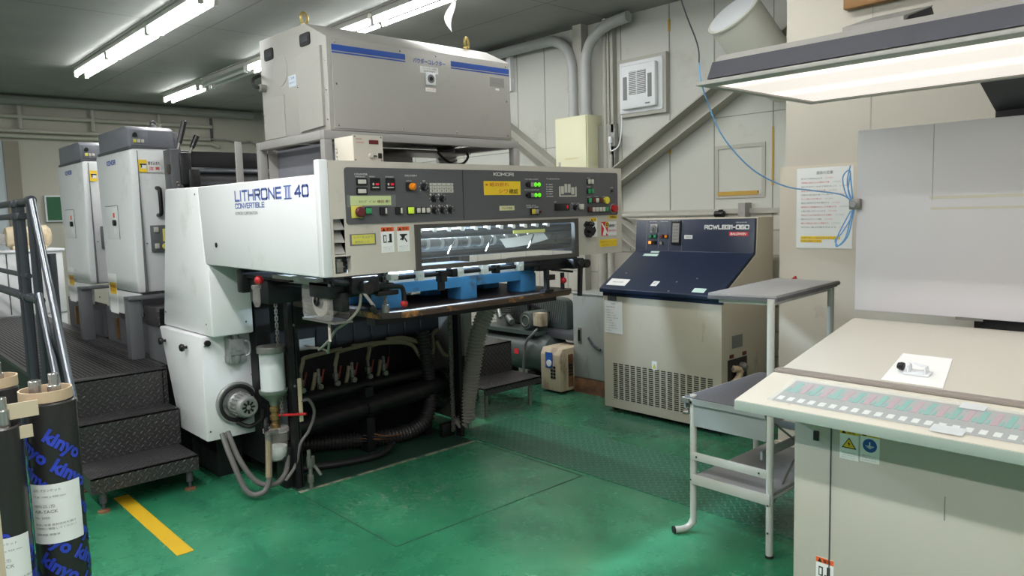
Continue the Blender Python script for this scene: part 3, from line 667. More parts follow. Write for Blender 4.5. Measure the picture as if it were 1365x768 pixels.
for i, (tx, c) in enumerate(rows):
    z = 1.745-i*0.0245
    (r_ if c else g).text(tx, (4.4475, 2.205, z), NR, UP, 0.0095, 0.13+0.11*((i*7) % 5)/5.0)
    (g if c else r_).text('してください', (4.4475, 2.205-0.15-0.11*((i*7) % 5)/5.0, z), NR, UP, 0.009, 0.05)
g.build('body_text', 'print_grey', t); r_.build('red_text', 'print_red', t)
B().flat((4.4478, 2.085, 1.392), NR, UP, 0.245, 0.018, 0.0006).flat((4.4478, 2.14, 1.372), NR, UP, 0.135, 0.018, 0.0006).build('highlight', 'label_yellow', t)
B().text('全員で正しい服装を守りましょう', (4.4465, 2.20, 1.387), NR, UP, 0.009, 0.22).text('ご協力お願いします', (4.4465, 2.20, 1.367), NR, UP, 0.009, 0.12).build('highlight_text', 'print_grey', t)

# ================================================================ delivery end of the press
D = thing('press_delivery', 'white and beige printing press delivery unit with long grey control panel and window', 'printing machine', (2.6, 3.9, 0))
LR = (0, -1, 0)                                   # reading direction on faces looking towards -x
# operator side cladding
B().prism([(3.0, 1.335), (3.0, 1.785), (4.37, 1.79), (4.325, 1.35)], 'X', 1.60, 1.635, 0.008).build('side_panel', 'white_paint', D)
B().prism([(4.33, 1.35), (4.376, 1.79), (4.91, 1.80), (5.12, 0.93), (4.29, 0.93), (4.29, 1.35)], 'X', 1.60, 1.845, 0.012).build('rear_cover', 'white_paint', D)
screws([(1.85-0.05, 4.289, 1.0), (1.83, 4.289, 1.28)], 'dull_steel', D)
screws([(1.599, 4.41, 1.75), (1.599, 4.37, 1.0), (1.599, 5.06, 1.02)], 'dull_steel', D, (-1, 0, 0))
B().lathe([(0.0, 0), (0.014, 0), (0.014, 0.003), (0, 0.003)], (1.5985, 4.14, 1.463), (-1, 0, 0), 14).build('lock_hole', 'black_plastic', D)
x = 1.6
b = B().strokes('LITHRONE', (x, 3.853, 1.690), LR, UP, 0.058, 0.535, 0.19)
b.strokes('40', (x, 3.188, 1.690), LR, UP, 0.057, 0.135, 0.20)
b.strokes('CONVERTIBLE', (x, 3.853, 1.655), LR, UP, 0.027, 0.345, 0.17)
b.build('lettering', 'print_blue', D)
b = B()      # outlined numeral II with serifs
for k in range(2):
    yy = 3.276-k*0.03; b.flat((1.6, yy, 1.718), LR, UP, 0.006, 0.058).flat((1.6, yy-0.012, 1.718), LR, UP, 0.006, 0.058)
b.flat((1.6, 3.255, 1.747), LR, UP, 0.075, 0.006).flat((1.6, 3.255, 1.689), LR, UP, 0.075, 0.006)
b.build('lettering', 'print_blue', D)
B().text('KOMORI CORPORATION', (x, 3.853, 1.622), LR, UP, 0.017, 0.265).build('lettering', 'print_grey', D)
# lower gearbox cover
LBX = B().prism([(5.115, 0.925), (4.40, 0.925), (4.40, 0.30), (4.86, 0.30)], 'X', 1.57, 1.88, 0.008)
LBX.build('lower_cover', 'white_paint', D)
for (yy, zz) in ((5.01, 0.842), (4.632, 0.842)):
    B().lathe([(0.009, 0), (0.009, 0.018), (0.021, 0.02), (0.024, 0.032), (0.018, 0.042), (0, 0.043)], (1.57, yy, zz), (-1, 0, 0), 18).build('knob', 'black_plastic', D)
B().lathe([(0.009, 0), (0.009, 0.012), (0.018, 0.014), (0.018, 0.03), (0, 0.03)], (1.60, 4.40, 0.888), (0, -1, 0), 16).build('knob', 'black_plastic', D)
screws([(1.59, 4.398, 0.36), (1.59, 4.398, 0.87), (1.86, 4.398, 0.66), (1.86, 4.398, 0.34)], 'dull_steel', D)
# blower motor on the gearbox face
m0 = V((1.755, 4.40, 0.505))
fl = B().lathe([(0.125, 0), (0.128, 0.02), (0.122, 0.03), (0.10, 0.03), (0.092, 0.012), (0, 0.012)], m0, (0, -1, 0), 40).build('blower_flange', 'alu_cast', D)
mt = B().lathe([(0.07, 0.01), (0.07, 0.05), (0.058, 0.06), (0.062, 0.065), (0.062, 0.14), (0.064, 0.145), (0.064, 0.165), (0.055, 0.18), (0.045, 0.182), (0.045, 0.176), (0, 0.176)], m0, (0, -1, 0), 32).build('blower_motor', 'alu_cast', D)
b = B()
for i in range(18):
    a = 2*PI*i/18; b.obox(m0+V((math.cos(a)*0.064, -0.10, math.sin(a)*0.064)), 0.004, 0.07, 0.012, (-math.sin(a), 0, math.cos(a)), (math.cos(a), 0, math.sin(a)))
b.build('cooling_fin', 'alu_cast', mt)
b = B()
for i in range(8):
    a = 2*PI*i/8; b.obox(m0+V((math.cos(a)*0.026, -0.1775, math.sin(a)*0.026)), 0.012, 0.003, 0.024, (-math.sin(a), 0, math.cos(a)), (math.cos(a), 0, math.sin(a)))
b.build('fan_grille', 'black_plastic', mt)
B().torus(m0+V((0, -0.022, 0)), (0, -1, 0), 0.104, 0.014, 32, 8).build('seal_ring', 'black_rubber', fl)
B().tube([(1.74, 4.37, 0.39), (1.80, 4.33, 0.36), (1.86, 4.30, 0.40), (1.87, 4.30, 0.46)], 0.014, 8, 5).build('cable', 'black_rubber', D)
# junction box casting
J = B().box(1.715, 1.80, 4.33, 4.395, 0.80, 0.90, 0.008).box(1.705, 1.715, 4.32, 4.40, 0.76, 0.91, 0.004).lathe([(0.03, 0), (0.03, 0.03), (0.02, 0.05)], (1.757, 4.36, 0.80), (0, 0, -1), 16).box(1.70, 1.815, 4.34, 4.40, 0.755, 0.80, 0.008)
J.cyl((1.757, 4.36, 0.90), (1.757, 4.36, 0.93), 0.022).tube([(1.80, 4.35, 0.88), (1.83, 4.34, 0.87), (1.83, 4.34, 0.80), (1.80, 4.35, 0.79)], 0.007, 8, 4).build('junction_box', 'alu_cast', D)
B().tube([(1.757, 4.36, 0.93), (1.76, 4.36, 0.96), (1.80, 4.36, 0.985), (1.86, 4.40, 0.98)], 0.010, 8, 5).build('cable', 'tan_hose', D)
# dark frame of the press beside and below
B().box(1.86, 1.95, 4.30, 4.92, 0.12, 1.34).build('side_frame', 'black_sheet', D)
B().box(1.70, 1.86, 4.62, 4.9, 0.0, 0.30).build('foot', 'black_metal', D)
B().box(1.955, 3.415, 4.72, 4.92, 0.0, 1.334).build('filler_backing', 'black_sheet', D)  # black backing added so the view under the press ends in darkness
B().box(3.42, 3.50, 4.27, 4.92, 0.05, 1.335, 0.005).build('far_side_frame', 'frame_grey', D)
B().box(3.418, 3.424, 4.27, 4.30, 0.05, 0.55).build('seam', 'dark_grey', D)

B().box(1.66, 1.94, 4.925, 5.11, 0.0, 0.9).build('filler_plinth', 'black_sheet', D)  # black block added to fill the dark gap under the cover
# front face with the window opening
FY0, FY1 = 2.955, 2.99
b = B()
for (x0, x1, z0, z1) in ((1.645, 1.657, 1.335, 1.845), (1.657, 1.712, 1.59, 1.845), (1.657, 1.712, 1.424, 1.432), (1.657, 1.738, 1.335, 1.348),
                         (1.712, 1.738, 1.424, 1.845), (1.738, 2.088, 1.335, 1.845), (2.088, 3.236, 1.548, 1.845), (3.236, 3.64, 1.335, 1.845)):
    b.box(x0, x1, FY0, FY1, z0, z1)
b.box(3.625, 3.64, FY1, 4.2, 1.335, 1.845).box(1.645, 3.64, FY1, 3.06, 1.83, 1.845)
b.build('front_panel', 'face_beige', D)
B().box(1.60, 1.645, 2.955, 3.0, 1.335, 1.848, 0.005).build('end_cap', 'white_paint', D)
B().box(1.635, 3.63, 3.0, 4.9, 1.775, 1.79).build('top_cover', 'frame_grey', D)
B().box(1.66, 3.625, 3.95, 3.97, 1.335, 1.775).box(3.60, 3.624, 3.0, 3.95, 1.335, 1.775).box(1.64, 1.655, 3.04, 3.95, 1.335, 1.775).build('inner_wall', 'dark_grey', D)
pk = B().box(1.655, 1.715, 3.022, 3.027, 1.34, 1.60)
for z in (1.434, 1.485, 1.541): pk.poly([(1.657, 2.958, z), (1.712, 2.958, z), (1.712, 2.995, z+0.046), (1.657, 2.995, z+0.046)], 0.002)
pk.box(1.655, 1.657, 2.957, 3.022, 1.43, 1.59).box(1.712, 1.714, 2.957, 3.022, 1.43, 1.59)
pk.build('pocket_tray', 'collector_grey', D)
B().box(1.657, 1.738, 3.0, 3.03, 1.348, 1.424).build('recess', 'black_plastic', D)
B().box(1.668, 1.70, 2.962, 2.998, 1.352, 1.40, 0.003).cyl((1.684, 2.975, 1.40), (1.684, 2.975, 1.412), 0.014).box(1.665, 1.704, 2.958, 2.966, 1.375, 1.38).build('recess_valve', 'dull_steel', D)

# control panel
def rrect(x0, x1, z0, z1, r, n=5):
    P = []
    for (cx, cz, a0) in ((x1-r, z1-r, 0), (x0+r, z1-r, 90), (x0+r, z0+r, 180), (x1-r, z0+r, 270)):
        for i in range(n+1):
            a = math.radians(a0+90*i/n); P.append((cx+r*math.cos(a), cz+r*math.sin(a)))
    return P
CP = B().prism(rrect(1.722, 3.598, 1.564, 1.816, 0.014), 'Y', 2.950, 2.956).build('control_panel', 'panel_grey', D)
PY = 2.950
R3, N3 = (1, 0, 0), (0, -1, 0)
B().box(2.388, 2.390, 2.9485, 2.951, 1.566, 1.814).box(2.53, 2.532, 2.9485, 2.951, 1.566, 1.566).build('seam', 'black_plastic', CP)
def pbox(name, x, z, w, h, d, m, bev=0.002, par=None): return B().box(x-w/2, x+w/2, PY-d, PY, z-h/2, z+h/2, bev).build(name, m, par or CP)
def button(x, z, m, w=0.026, h=0.028):
    k = pbox('push_button', x, z, w, h, 0.007, 'black_plastic')
    B().box(x-w/2+0.003, x+w/2-0.003, PY-0.013, PY-0.007, z-h/2+0.003, z+h/2-0.003, 0.002).build('button_cap', m, k); return k
def knob(x, z, r=0.014, m='black_plastic', ang=0.5):
    k = B().lathe([(r*1.25, 0), (r*1.25, 0.003), (r, 0.004), (r*0.9, 0.018), (0, 0.019)], (x, PY, z), N3, 18).build('rotary_knob', m, CP)
    d = V((math.sin(ang), 0, math.cos(ang)))
    B().obox(V((x, PY-0.0215, z)), r*0.35, 0.006, r*1.7, d.cross(V(N3)), d).build('pointer', 'print_white' if m != 'black_plastic' else 'panel_grey', k)
    b = B()
    for i in range(7):
        a = -2.2+i*4.4/6; b.flat((x+math.sin(a)*r*1.75, PY, z+math.cos(a)*r*1.75), R3, UP, 0.003, 0.003, 0.0008)
    b.build('dial_marks', 'print_white', k); return k
def words(items, m='print_white', par=None):
    b = B()
    for (tx, x, z, h, w) in items: b.text(tx, (x, PY, z), R3, UP, h, w, 'C')
    return b.build('lettering', m, par or CP)
# left section
for (x, z) in ((1.806, 1.753), (1.804, 1.711)):
    k = pbox('counter', x, z, 0.056, 0.032, 0.006, 'black_plastic'); B().flat((x, PY-0.006, z), R3, UP, 0.042, 0.018).build('counter_window', 'white_button', k)
for (x, w) in ((1.876, 0.052), (1.957, 0.050)):
    k = pbox('digital_counter', x, 1.742, w, 0.056, 0.006, 'black_plastic')
    B().text('88', (x+0.008, PY-0.006, 1.742), R3, UP, 0.010, 0.017, 'C').build('digits', 'red_glow', k)
    B().flat((x-0.012, PY-0.006, 1.742), R3, UP, 0.008, 0.010).flat((x, PY-0.006, 1.727), R3, UP, 0.034, 0.005).build('keys', 'white_button', k)
k = pbox('selector_switch', 2.063, 1.731, 0.038, 0.040, 0.010, 'black_plastic')
b = B().lathe([(0.017, 0), (0.017, 0.012), (0, 0.013)], (2.072, PY-0.010, 1.731), N3, 20); b.build('orange_knob', 'orange_knob', k)
B().obox(V((2.072, PY-0.026, 1.731)), 0.006, 0.008, 0.030, (0.8, 0, -0.6), (0.6, 0, 0.8)).build('knob_grip', 'orange_knob', k)
knob(2.149, 1.729, 0.015)
t_ = B()
for (z0, z1) in ((1.737, 1.749), (1.722, 1.735), (1.703, 1.720)): t_.box(2.183, 2.327, PY-0.001, PY, z0, z1)
tb = t_.build('size_table', 'white_button', CP)
b = B()
for i in range(5):
    b.flat((2.198+i*0.0285, PY-0.001, 1.743), R3, UP, 0.006, 0.005).flat((2.198+i*0.0285, PY-0.001, 1.729), R3, UP, 0.007, 0.004).flat((2.198+i*0.0285, PY-0.001, 1.712), R3, UP, 0.006, 0.010)
for i in range(4): b.flat((2.2125+i*0.0285, PY-0.001, 1.7195), R3, UP, 0.0012, 0.032)
b.build('lettering', 'print_grey', tb)
for (x, z, a) in ((2.204, 1.673, -0.4), (2.254, 1.673, 0.4), (2.205, 1.617, 0.7), (2.254, 1.617, 0.5), (2.303, 1.617, 0.3)):
    knob(x, z, 0.013, ang=a)
B().flat((2.186, PY, 1.694), R3, UP, 0.010, 0.008).flat((2.235, PY, 1.694), R3, UP, 0.010, 0.008).flat((2.187, PY, 1.640), R3, UP, 0.010, 0.008).flat((2.236, PY, 1.640), R3, UP, 0.010, 0.008).flat((2.285, PY, 1.640), R3, UP, 0.010, 0.008).build('number_tags', 'white_button', CP)
B().flat((1.856, PY, 1.667), R3, UP, 0.258, 0.054, 0.0008).build('tape_strip', 'tape_grey', CP)
nt_ = B().flat((1.851, PY-0.001, 1.668), R3, UP, 0.214, 0.043).build('taped_note', 'tape_green', CP)
B().text('ｽﾘｯﾌﾟ ﾍﾞﾙﾄ 確認 要！', (1.868, PY-0.002, 1.664), R3, UP, 0.013, 0.165, 'C').build('lettering', 'dark_red', nt_)
k = pbox('emergency_stop', 1.774, 1.618, 0.056, 0.054, 0.005, 'label_pale_yellow')
B().lathe([(0.016, 0), (0.016, 0.012), (0.024, 0.014), (0.024, 0.024), (0.018, 0.030), (0, 0.031)], (1.780, PY-0.005, 1.618), N3, 22).build('stop_button', 'dark_red', k)
button(1.832, 1.622, 'green_button', 0.034, 0.032)
for x in (1.911, 1.996):
    k = pbox('key_switch', x, 1.620, 0.036, 0.034, 0.012, 'black_plastic'); B().box(x+0.006, x+0.012, PY-0.020, PY-0.012, 1.607, 1.633, 0.001).build('switch_lever', 'white_button', k)
button(2.063, 1.620, 'lime_glow', 0.038, 0.036)
for x in (2.107, 2.135, 2.163): button(x, 1.619, 'white_button', 0.025, 0.030)
words([('COUNTER', 1.804, 1.786, 0.008, 0.068), ('DELIVERY', 2.076, 1.783, 0.008, 0.070), ('IMPRESSION', 1.80, 1.775, 0.005, 0.05), ('PRESET', 1.862, 1.776, 0.005, 0.03), ('SPEED', 1.955, 1.776, 0.005, 0.045), ('AIR', 2.149, 1.760, 0.005, 0.02), ('OFF ON', 2.062, 1.758, 0.005, 0.03)])
# right section
B().strokes('KOMORI', (2.595, PY, 1.788), R3, UP, 0.018, 0.142, 0.21).build('lettering', 'print_white', CP)
ys = B().flat((2.655, PY, 1.725), R3, UP, 0.258, 0.072).build('taped_sign', 'label_yellow', CP)
B().text('※ 紙の折れ', (2.535, PY-0.001, 1.733), R3, UP, 0.021, 0.165).text('シワ', (2.625, PY-0.001, 1.697), R3, UP, 0.022, 0.066).build('lettering', 'print_red', ys)
B().text('確認', (2.700, PY-0.001, 1.695), R3, UP, 0.026, 0.064, bold=0.006).build('lettering', 'print_black', ys)
tg = B().flat((2.683, PY, 1.620), R3, UP, 0.106, 0.024).build('cream_tag', 'label_cream', CP)
B().text('デルタ用紙', (2.683, PY-0.001, 1.620), R3, UP, 0.013, 0.075, 'C').build('lettering', 'print_black', tg)
for z in (1.744, 1.687):
    k = pbox('lamp_switch', 2.885, z, 0.10, 0.030, 0.006, 'black_plastic')
    B().box(2.856, 2.880, PY-0.010, PY-0.006, z-0.012, z+0.012, 0.002).build('switch_cap', 'box_grey', k)
    for x in (2.892, 2.919): B().lathe([(0.012, 0), (0.012, 0.004), (0.006, 0.008), (0, 0.008)], (x, PY-0.006, z), N3, 16).build('green_lamp', 'green_glow', k)
    B().lathe([(0.011, 0), (0.010, 0.016), (0, 0.016)], (2.833, PY, z), N3, 14).build('side_knob', 'black_plastic', k)
k = pbox('lamp_switch', 2.885, 1.598, 0.07, 0.034, 0.006, 'black_plastic')
B().box(2.860, 2.886, PY-0.011, PY-0.006, 1.585, 1.611, 0.002).build('yellow_cap', 'yellow_button', k); B().box(2.889, 2.911, PY-0.011, PY-0.006, 1.586, 1.610, 0.002).build('grey_cap', 'box_grey', k)
B().lathe([(0.007, 0), (0.006, 0.008), (0, 0.008)], (2.930, PY, 1.596), N3, 12).build('indicator', 'dark_red', CP)
words([('DOUBLE SHEET', 2.87, 1.773, 0.006, 0.10), ('PLATE REGISTER', 2.87, 1.7155, 0.006, 0.11), ('SIDE LAY', 2.86, 1.632, 0.006, 0.075), ('SHEET MISS', 2.87, 1.622, 0.006, 0.09), ('TROUBLE INDICATION', 3.035, 1.776, 0.007, 0.105), ('SPM', 3.05, 1.648, 0.006, 0.02), ('SET', 3.19, 1.638, 0.005, 0.018), ('STOP', 3.24, 1.638, 0.005, 0.022), ('DRIVE', 3.335, 1.783, 0.005, 0.03), ('READY', 3.335, 1.733, 0.005, 0.03), ('SLOW', 3.335, 1.674, 0.005, 0.03), ('RUN', 3.40, 1.676, 0.005, 0.03), ('HORN', 3.47, 1.674, 0.005, 0.03), ('LAMP', 3.54, 1.728, 0.005, 0.026)])
b = B()
for i in range(6): b.flat((2.986, PY, 1.745-i*0.013), R3, UP, 0.005, 0.005).flat((3.015, PY, 1.745-i*0.013), R3, UP, 0.038 if i % 2 else 0.03, 0.003)
b.build('indicator_list', 'print_white', CP)
b = B().box(3.083, 3.228, PY-0.001, PY, 1.677, 1.684).box(3.083, 3.095, PY-0.001, PY, 1.684, 1.735).box(3.216, 3.228, PY-0.001, PY, 1.684, 1.733)
b.box(3.10, 3.122, PY-0.001, PY, 1.692, 1.736).box(3.128, 3.150, PY-0.001, PY, 1.700, 1.748).box(3.156, 3.178, PY-0.001, PY, 1.700, 1.748).box(3.184, 3.208, PY-0.001, PY, 1.690, 1.730)
b.build('press_diagram', 'white_button', CP)
k = pbox('digital_display', 3.103, 1.619, 0.122, 0.038, 0.005, 'black_plastic'); B().text('0', (3.143, PY-0.005, 1.620), R3, UP, 0.020, 0.012, 'C').build('digits', 'red_glow', k)
knob(3.212, 1.615, 0.014); pbox('toggle', 3.262, 1.618, 0.034, 0.032, 0.012, 'white_button')
for x in (3.330, 3.358): button(x, 1.763, 'white_button', 0.027, 0.032)
for x in (3.330, 3.358): button(x, 1.708, 'green_button', 0.027, 0.032)
for x, m in ((3.336, 'green_button'), (3.368, 'dark_red'), (3.400, 'white_button'), (3.431, 'dark_red')): button(x, 1.653, m, 0.031, 0.032)
B().lathe([(0.016, 0), (0.016, 0.01), (0.021, 0.012), (0.021, 0.02), (0, 0.022)], (3.479, PY, 1.653), N3, 20).build('yellow_button', 'yellow_button', CP)
for x, m in ((3.336, 'dark_red'), (3.366, 'white_button'), (3.396, 'white_button'), (3.427, 'white_button'), (3.457, 'white_button'), (3.487, 'green_button')): button(x, 1.600, m, 0.030, 0.032)
k = B().lathe([(0.027, 0), (0.027, 0.004), (0.016, 0.006), (0.016, 0.012), (0.022, 0.014), (0.022, 0.024), (0, 0.026)], (3.551, PY, 1.602), N3, 24).build('emergency_stop', 'red_plastic', CP)
B().torus((3.551, PY-0.003, 1.602), N3, 0.026, 0.004, 20, 6).build('guard_ring', 'dull_steel', k)
B().lathe([(0.008, 0), (0.007, 0.008), (0, 0.008)], (3.542, PY, 1.708), N3, 12).build('indicator', 'black_plastic', CP)
# stickers on the beige face
def sticker(par, org, right, up, w, h, m, name='sticker'): return B().flat(org, right, up, w, h).build(name, m, par)
def warning(par, org, right, up, w, h, head, pict):
    """white warning label with a coloured heading band"""
    o = V(org); r = V(right); u = V(up); n = r.cross(u)
    s = sticker(par, o, r, u, w, h, 'paper_white', 'warning_label'); e = n*0.0012
    B().flat(o+u*(h*0.41)+e, r, u, w, h*0.17, 0.0006).build('heading_band', head, s)
    B().poly([o+e*1.8+r*(-w*0.40)+u*h*0.345, o+e*1.8+r*(-w*0.16)+u*h*0.345, o+e*1.8+r*(-w*0.28)+u*h*0.475], 0.0006).build('alert_triangle', 'print_black', s)
    B().text('警告' if head == 'label_orange' else '注意', o+e*1.5+r*w*0.13+u*h*0.41, r, u, h*0.11, w*0.44, 'C').build('heading', 'print_black', s)
    b = B()
    for i in range(3): b.text('機械に手を入れないでください'[i*2:i*2+8], o+e+r*(-w*0.38)+u*(-h*(0.30+0.075*i)), r, u, h*0.035, w*0.72)
    b.build('lettering', 'print_grey', s)
    pict(s, o+e+u*h*0.04, r, u, w, h); return s
def pict_rollers(s, o, r, u, w, h):
    b = B().flat(o-r*w*0.22, r, u, w*0.24, h*0.30).flat(o+r*w*0.22+u*h*0.02, r, u, w*0.18, h*0.34).flat(o+r*w*0.16-u*h*0.12, r, u, w*0.34, h*0.05)
    b.build('pictogram', 'print_black', s); B().flat(o-r*w*0.22+r.cross(u)*0.001, r, u, w*0.12, h*0.22).build('pictogram', 'paper_white', s)
def pict_falling(s, o, r, u, w, h):
    n = r.cross(u)*0.0006
    b = B().flat(o+u*h*0.13, r, u, w*0.60, h*0.06).obox(o+u*h*0.02+n, w*0.13, 0.001, h*0.24, r-u*0.6, u+r*0.6)
    b.obox(o+r*w*0.18-u*h*0.08+n, w*0.09, 0.001, h*0.2, r+u*0.7, u-r*0.7*-1).obox(o-r*w*0.16-u*h*0.02+n, w*0.08, 0.001, h*0.16, r-u*1.4, u+r*1.4).lathe([(0, 0), (w*0.1, 0), (w*0.1, 0.001), (0, 0.001)], o-r*w*0.1+u*h*0.08, r.cross(u), 14)
    b.build('pictogram', 'print_black', s)
FY = FY0
warning(D, (1.934, FY, 1.487), R3, UP, 0.070, 0.118, 'label_orange', pict_rollers)
warning(D, (2.022, FY, 1.487), R3, UP, 0.068, 0.118, 'label_orange', pict_falling)
s = sticker(D, (1.803, FY, 1.494), R3, UP, 0.135, 0.052, 'tape_grey', 'tape_strip')
s2 = B().flat((1.804, FY-0.0013, 1.495), R3, UP, 0.118, 0.042).build('yellow_note', 'label_pale_yellow', s)
def at_y(y): return y
b = B().text('レバーを上げて', (1.804, FY-0.0026, 1.505), R3, UP, 0.011, 0.098, 'C').text('使用のこと', (1.795, FY-0.0026, 1.484), R3, UP, 0.011, 0.075, 'C')
b.build('note_lettering', 'print_grey', D)
s = sticker(D, (3.378, FY, 1.494), R3, UP, 0.062, 0.112, 'paper_white', 'handle_label')
B().flat((3.374, FY-0.0012, 1.54), R3, UP, 0.054, 0.022, 0.0008).build('heading_band', 'label_yellow', s)
B().poly([(3.352, FY-0.003, 1.533), (3.368, FY-0.003, 1.533), (3.360, FY-0.003, 1.547)], 0.0005).text('注意', (3.386, FY-0.002, 1.54), R3, UP, 0.012, 0.026, 'C').build('heading', 'print_black', s)
B().lathe([(0, 0), (0.010, 0), (0.010, 0.001), (0, 0.001)], (3.372, FY-0.0012, 1.515), N3, 14).obox((3.385, FY-0.0018, 1.485), 0.016, 0.001, 0.03, (1, 0, 0.5), (-0.5, 0, 1)).build('pictogram', 'print_black', s)
s = sticker(D, (3.515, FY, 1.483), R3, UP, 0.142, 0.084, 'paper_white', 'prohibition_label')
B().flat((3.475, FY-0.0012, 1.483), R3, UP, 0.062, 0.084, 0.0006).build('red_field', 'print_red', s)
B().poly([(3.455, FY-0.0032, 1.445), (3.485, FY-0.0032, 1.442), (3.488, FY-0.0032, 1.475), (3.474, FY-0.0032, 1.503), (3.466, FY-0.0032, 1.475)], 0.0006).obox((3.476, FY-0.0022, 1.484), 0.010, 0.0012, 0.085, (1, 0, 0.8), (-0.8, 0, 1)).build('pictogram', 'paper_white', s)
B().lathe([(0, 0), (0.017, 0), (0.017, 0.001), (0, 0.001)], (3.497, FY-0.0022, 1.508), N3, 20).build('yellow_disc', 'label_yellow', s)
B().lathe([(0.006, 0), (0.011, 0), (0.011, 0.001), (0.006, 0.001)], (3.497, FY-0.0034, 1.508), N3, 20, caps=False).text('回転部に', (3.512, FY-0.0012, 1.492), R3, UP, 0.016, 0.066, bold=0.02).build('lettering', 'print_black', s)
B().text('手を入れるな', (3.512, FY-0.0012, 1.464), R3, UP, 0.014, 0.068, bold=0.02).build('lettering', 'print_red', s)
s = sticker(D, (3.497, FY, 1.395), R3, UP, 0.205, 0.054, 'face_beige', 'tape_strip')
s2 = B().flat((3.507, FY-0.0013, 1.397), R3, UP, 0.165, 0.044).build('yellow_note', 'label_yellow', s)
B().text('紙積み台の下に立ち', (3.507, FY-0.0026, 1.405), R3, UP, 0.010, 0.14, 'C').text('入らないこと', (3.50, FY-0.0026, 1.387), R3, UP, 0.010, 0.11, 'C').build('lettering', 'seam_amber', s)
s = sticker(D, (3.555, FY, 1.551), R3, UP, 0.082, 0.022, 'label_yellow', 'yellow_tag')
B().text('非常停止', (3.558, FY-0.0012, 1.551), R3, UP, 0.012, 0.06, 'C', bold=0.02).build('lettering', 'print_black', s)
# crank handle
k = B().lathe([(0.030, 0), (0.030, 0.025), (0.022, 0.028), (0.022, 0.04), (0, 0.04)], (3.322, FY, 1.470), N3, 20).build('crank', 'black_plastic', D)
B().obox((3.292, FY-0.045, 1.492), 0.030, 0.016, 0.095, (0.62, 0, 0.75), (-0.75, 0, 0.62)).build('crank_arm', 'black_plastic', k)
B().lathe([(0.010, 0), (0.016, 0.01), (0.016, 0.045), (0.008, 0.055), (0, 0.055)], (3.266, FY-0.045, 1.517), N3, 16).lathe([(0.014, 0), (0.014, 0.03), (0, 0.03)], (3.295, FY-0.02, 1.452), N3, 14).build('crank_grip', 'black_plastic', k)
# window and what shows through it
b = B().box(2.086, 3.238, 2.948, 2.975, 1.532, 1.552).box(2.086, 3.238, 2.948, 2.975, 1.330, 1.352).box(2.086, 2.118, 2.948, 2.975, 1.352, 1.532).box(3.205, 3.238, 2.948, 2.975, 1.352, 1.532)
wf = b.build('window_frame', 'frame_bronze', D)
B().box(2.116, 3.207, 2.960, 2.965, 1.350, 1.534).build('window_pane', 'clear_glass', wf)
for (yy, zz, r, m) in ((3.16, 1.495, 0.022, 'black_metal'), (3.24, 1.445, 0.028, 'dull_steel'), (3.20, 1.385, 0.018, 'black_metal'), (3.38, 1.42, 0.05, 'dull_steel'), (3.6, 1.45, 0.07, 'steel')):
    B().cyl((1.68, yy, zz), (3.58, yy, zz), r, n=20).build('delivery_roller', m, D)
b = B()
for i in range(12): b.box(2.15+i*0.093, 2.175+i*0.093, 3.14, 3.18, 1.505, 1.53, 0.004).lathe([(0.032, 0), (0.032, 0.02)], (2.16+i*0.093, 3.24, 1.445), (1, 0, 0), 16)
b.build('gripper', 'white_button', D)
b = B()
for x in (2.42, 2.68, 3.0): b.obox((x, 3.10, 1.43), 0.006, 0.006, 0.09, (0.8, 0, -0.5), (0.5, 0, 0.8))
b.build('sheet_guide', 'steel', D)
B().box(2.85, 3.1, 3.085, 3.09, 1.478, 1.496).build('yellow_label', 'label_pale_yellow', D)
B().sheet(lambda u, v: V((2.82+0.34*u, 3.12+0.05*v, 1.40+0.05*v+0.035*u*u)), 8, 3).build('curled_paper', 'paper_white', D)
dl = B().box(2.0, 2.9, 3.50, 3.53, 1.69, 1.72).build('inner_lamp', 'tube_white', D)
area_light('delivery_lamp_light', (2.45, 3.50, 1.685), 0.9, 0.05, 60.0, rot=(math.radians(-20), 0, 0), col=(0.62, 0.80, 1.0))
# joint bar with white holders below the window
B().cyl((2.03, 3.06, 1.295), (3.30, 3.06, 1.295), 0.011, n=12).build('stop_bar', 'black_metal', D)
for x in (2.171, 2.424, 2.593, 2.852):
    B().box(x-0.020, x+0.020, 3.03, 3.07, 1.272, 1.328, 0.005).lathe([(0.008, 0), (0.008, 0.004), (0, 0.004)], (x, 3.03, 1.30), N3, 12).build('stop_holder', 'paper_white', D)
B().box(2.368, 2.40, 3.03, 3.09, 1.275, 1.318, 0.004).box(2.33, 2.37, 3.04, 3.07, 1.288, 1.30).box(2.30, 2.335, 3.035, 3.085, 1.255, 1.312).box(2.29, 2.33, 3.05, 3.06, 1.21, 1.26).build('stop_clamp', 'black_metal', D)
B().box(2.675, 2.70, 3.035, 3.085, 1.27, 1.315, 0.004).build('stop_clamp', 'black_metal', D)
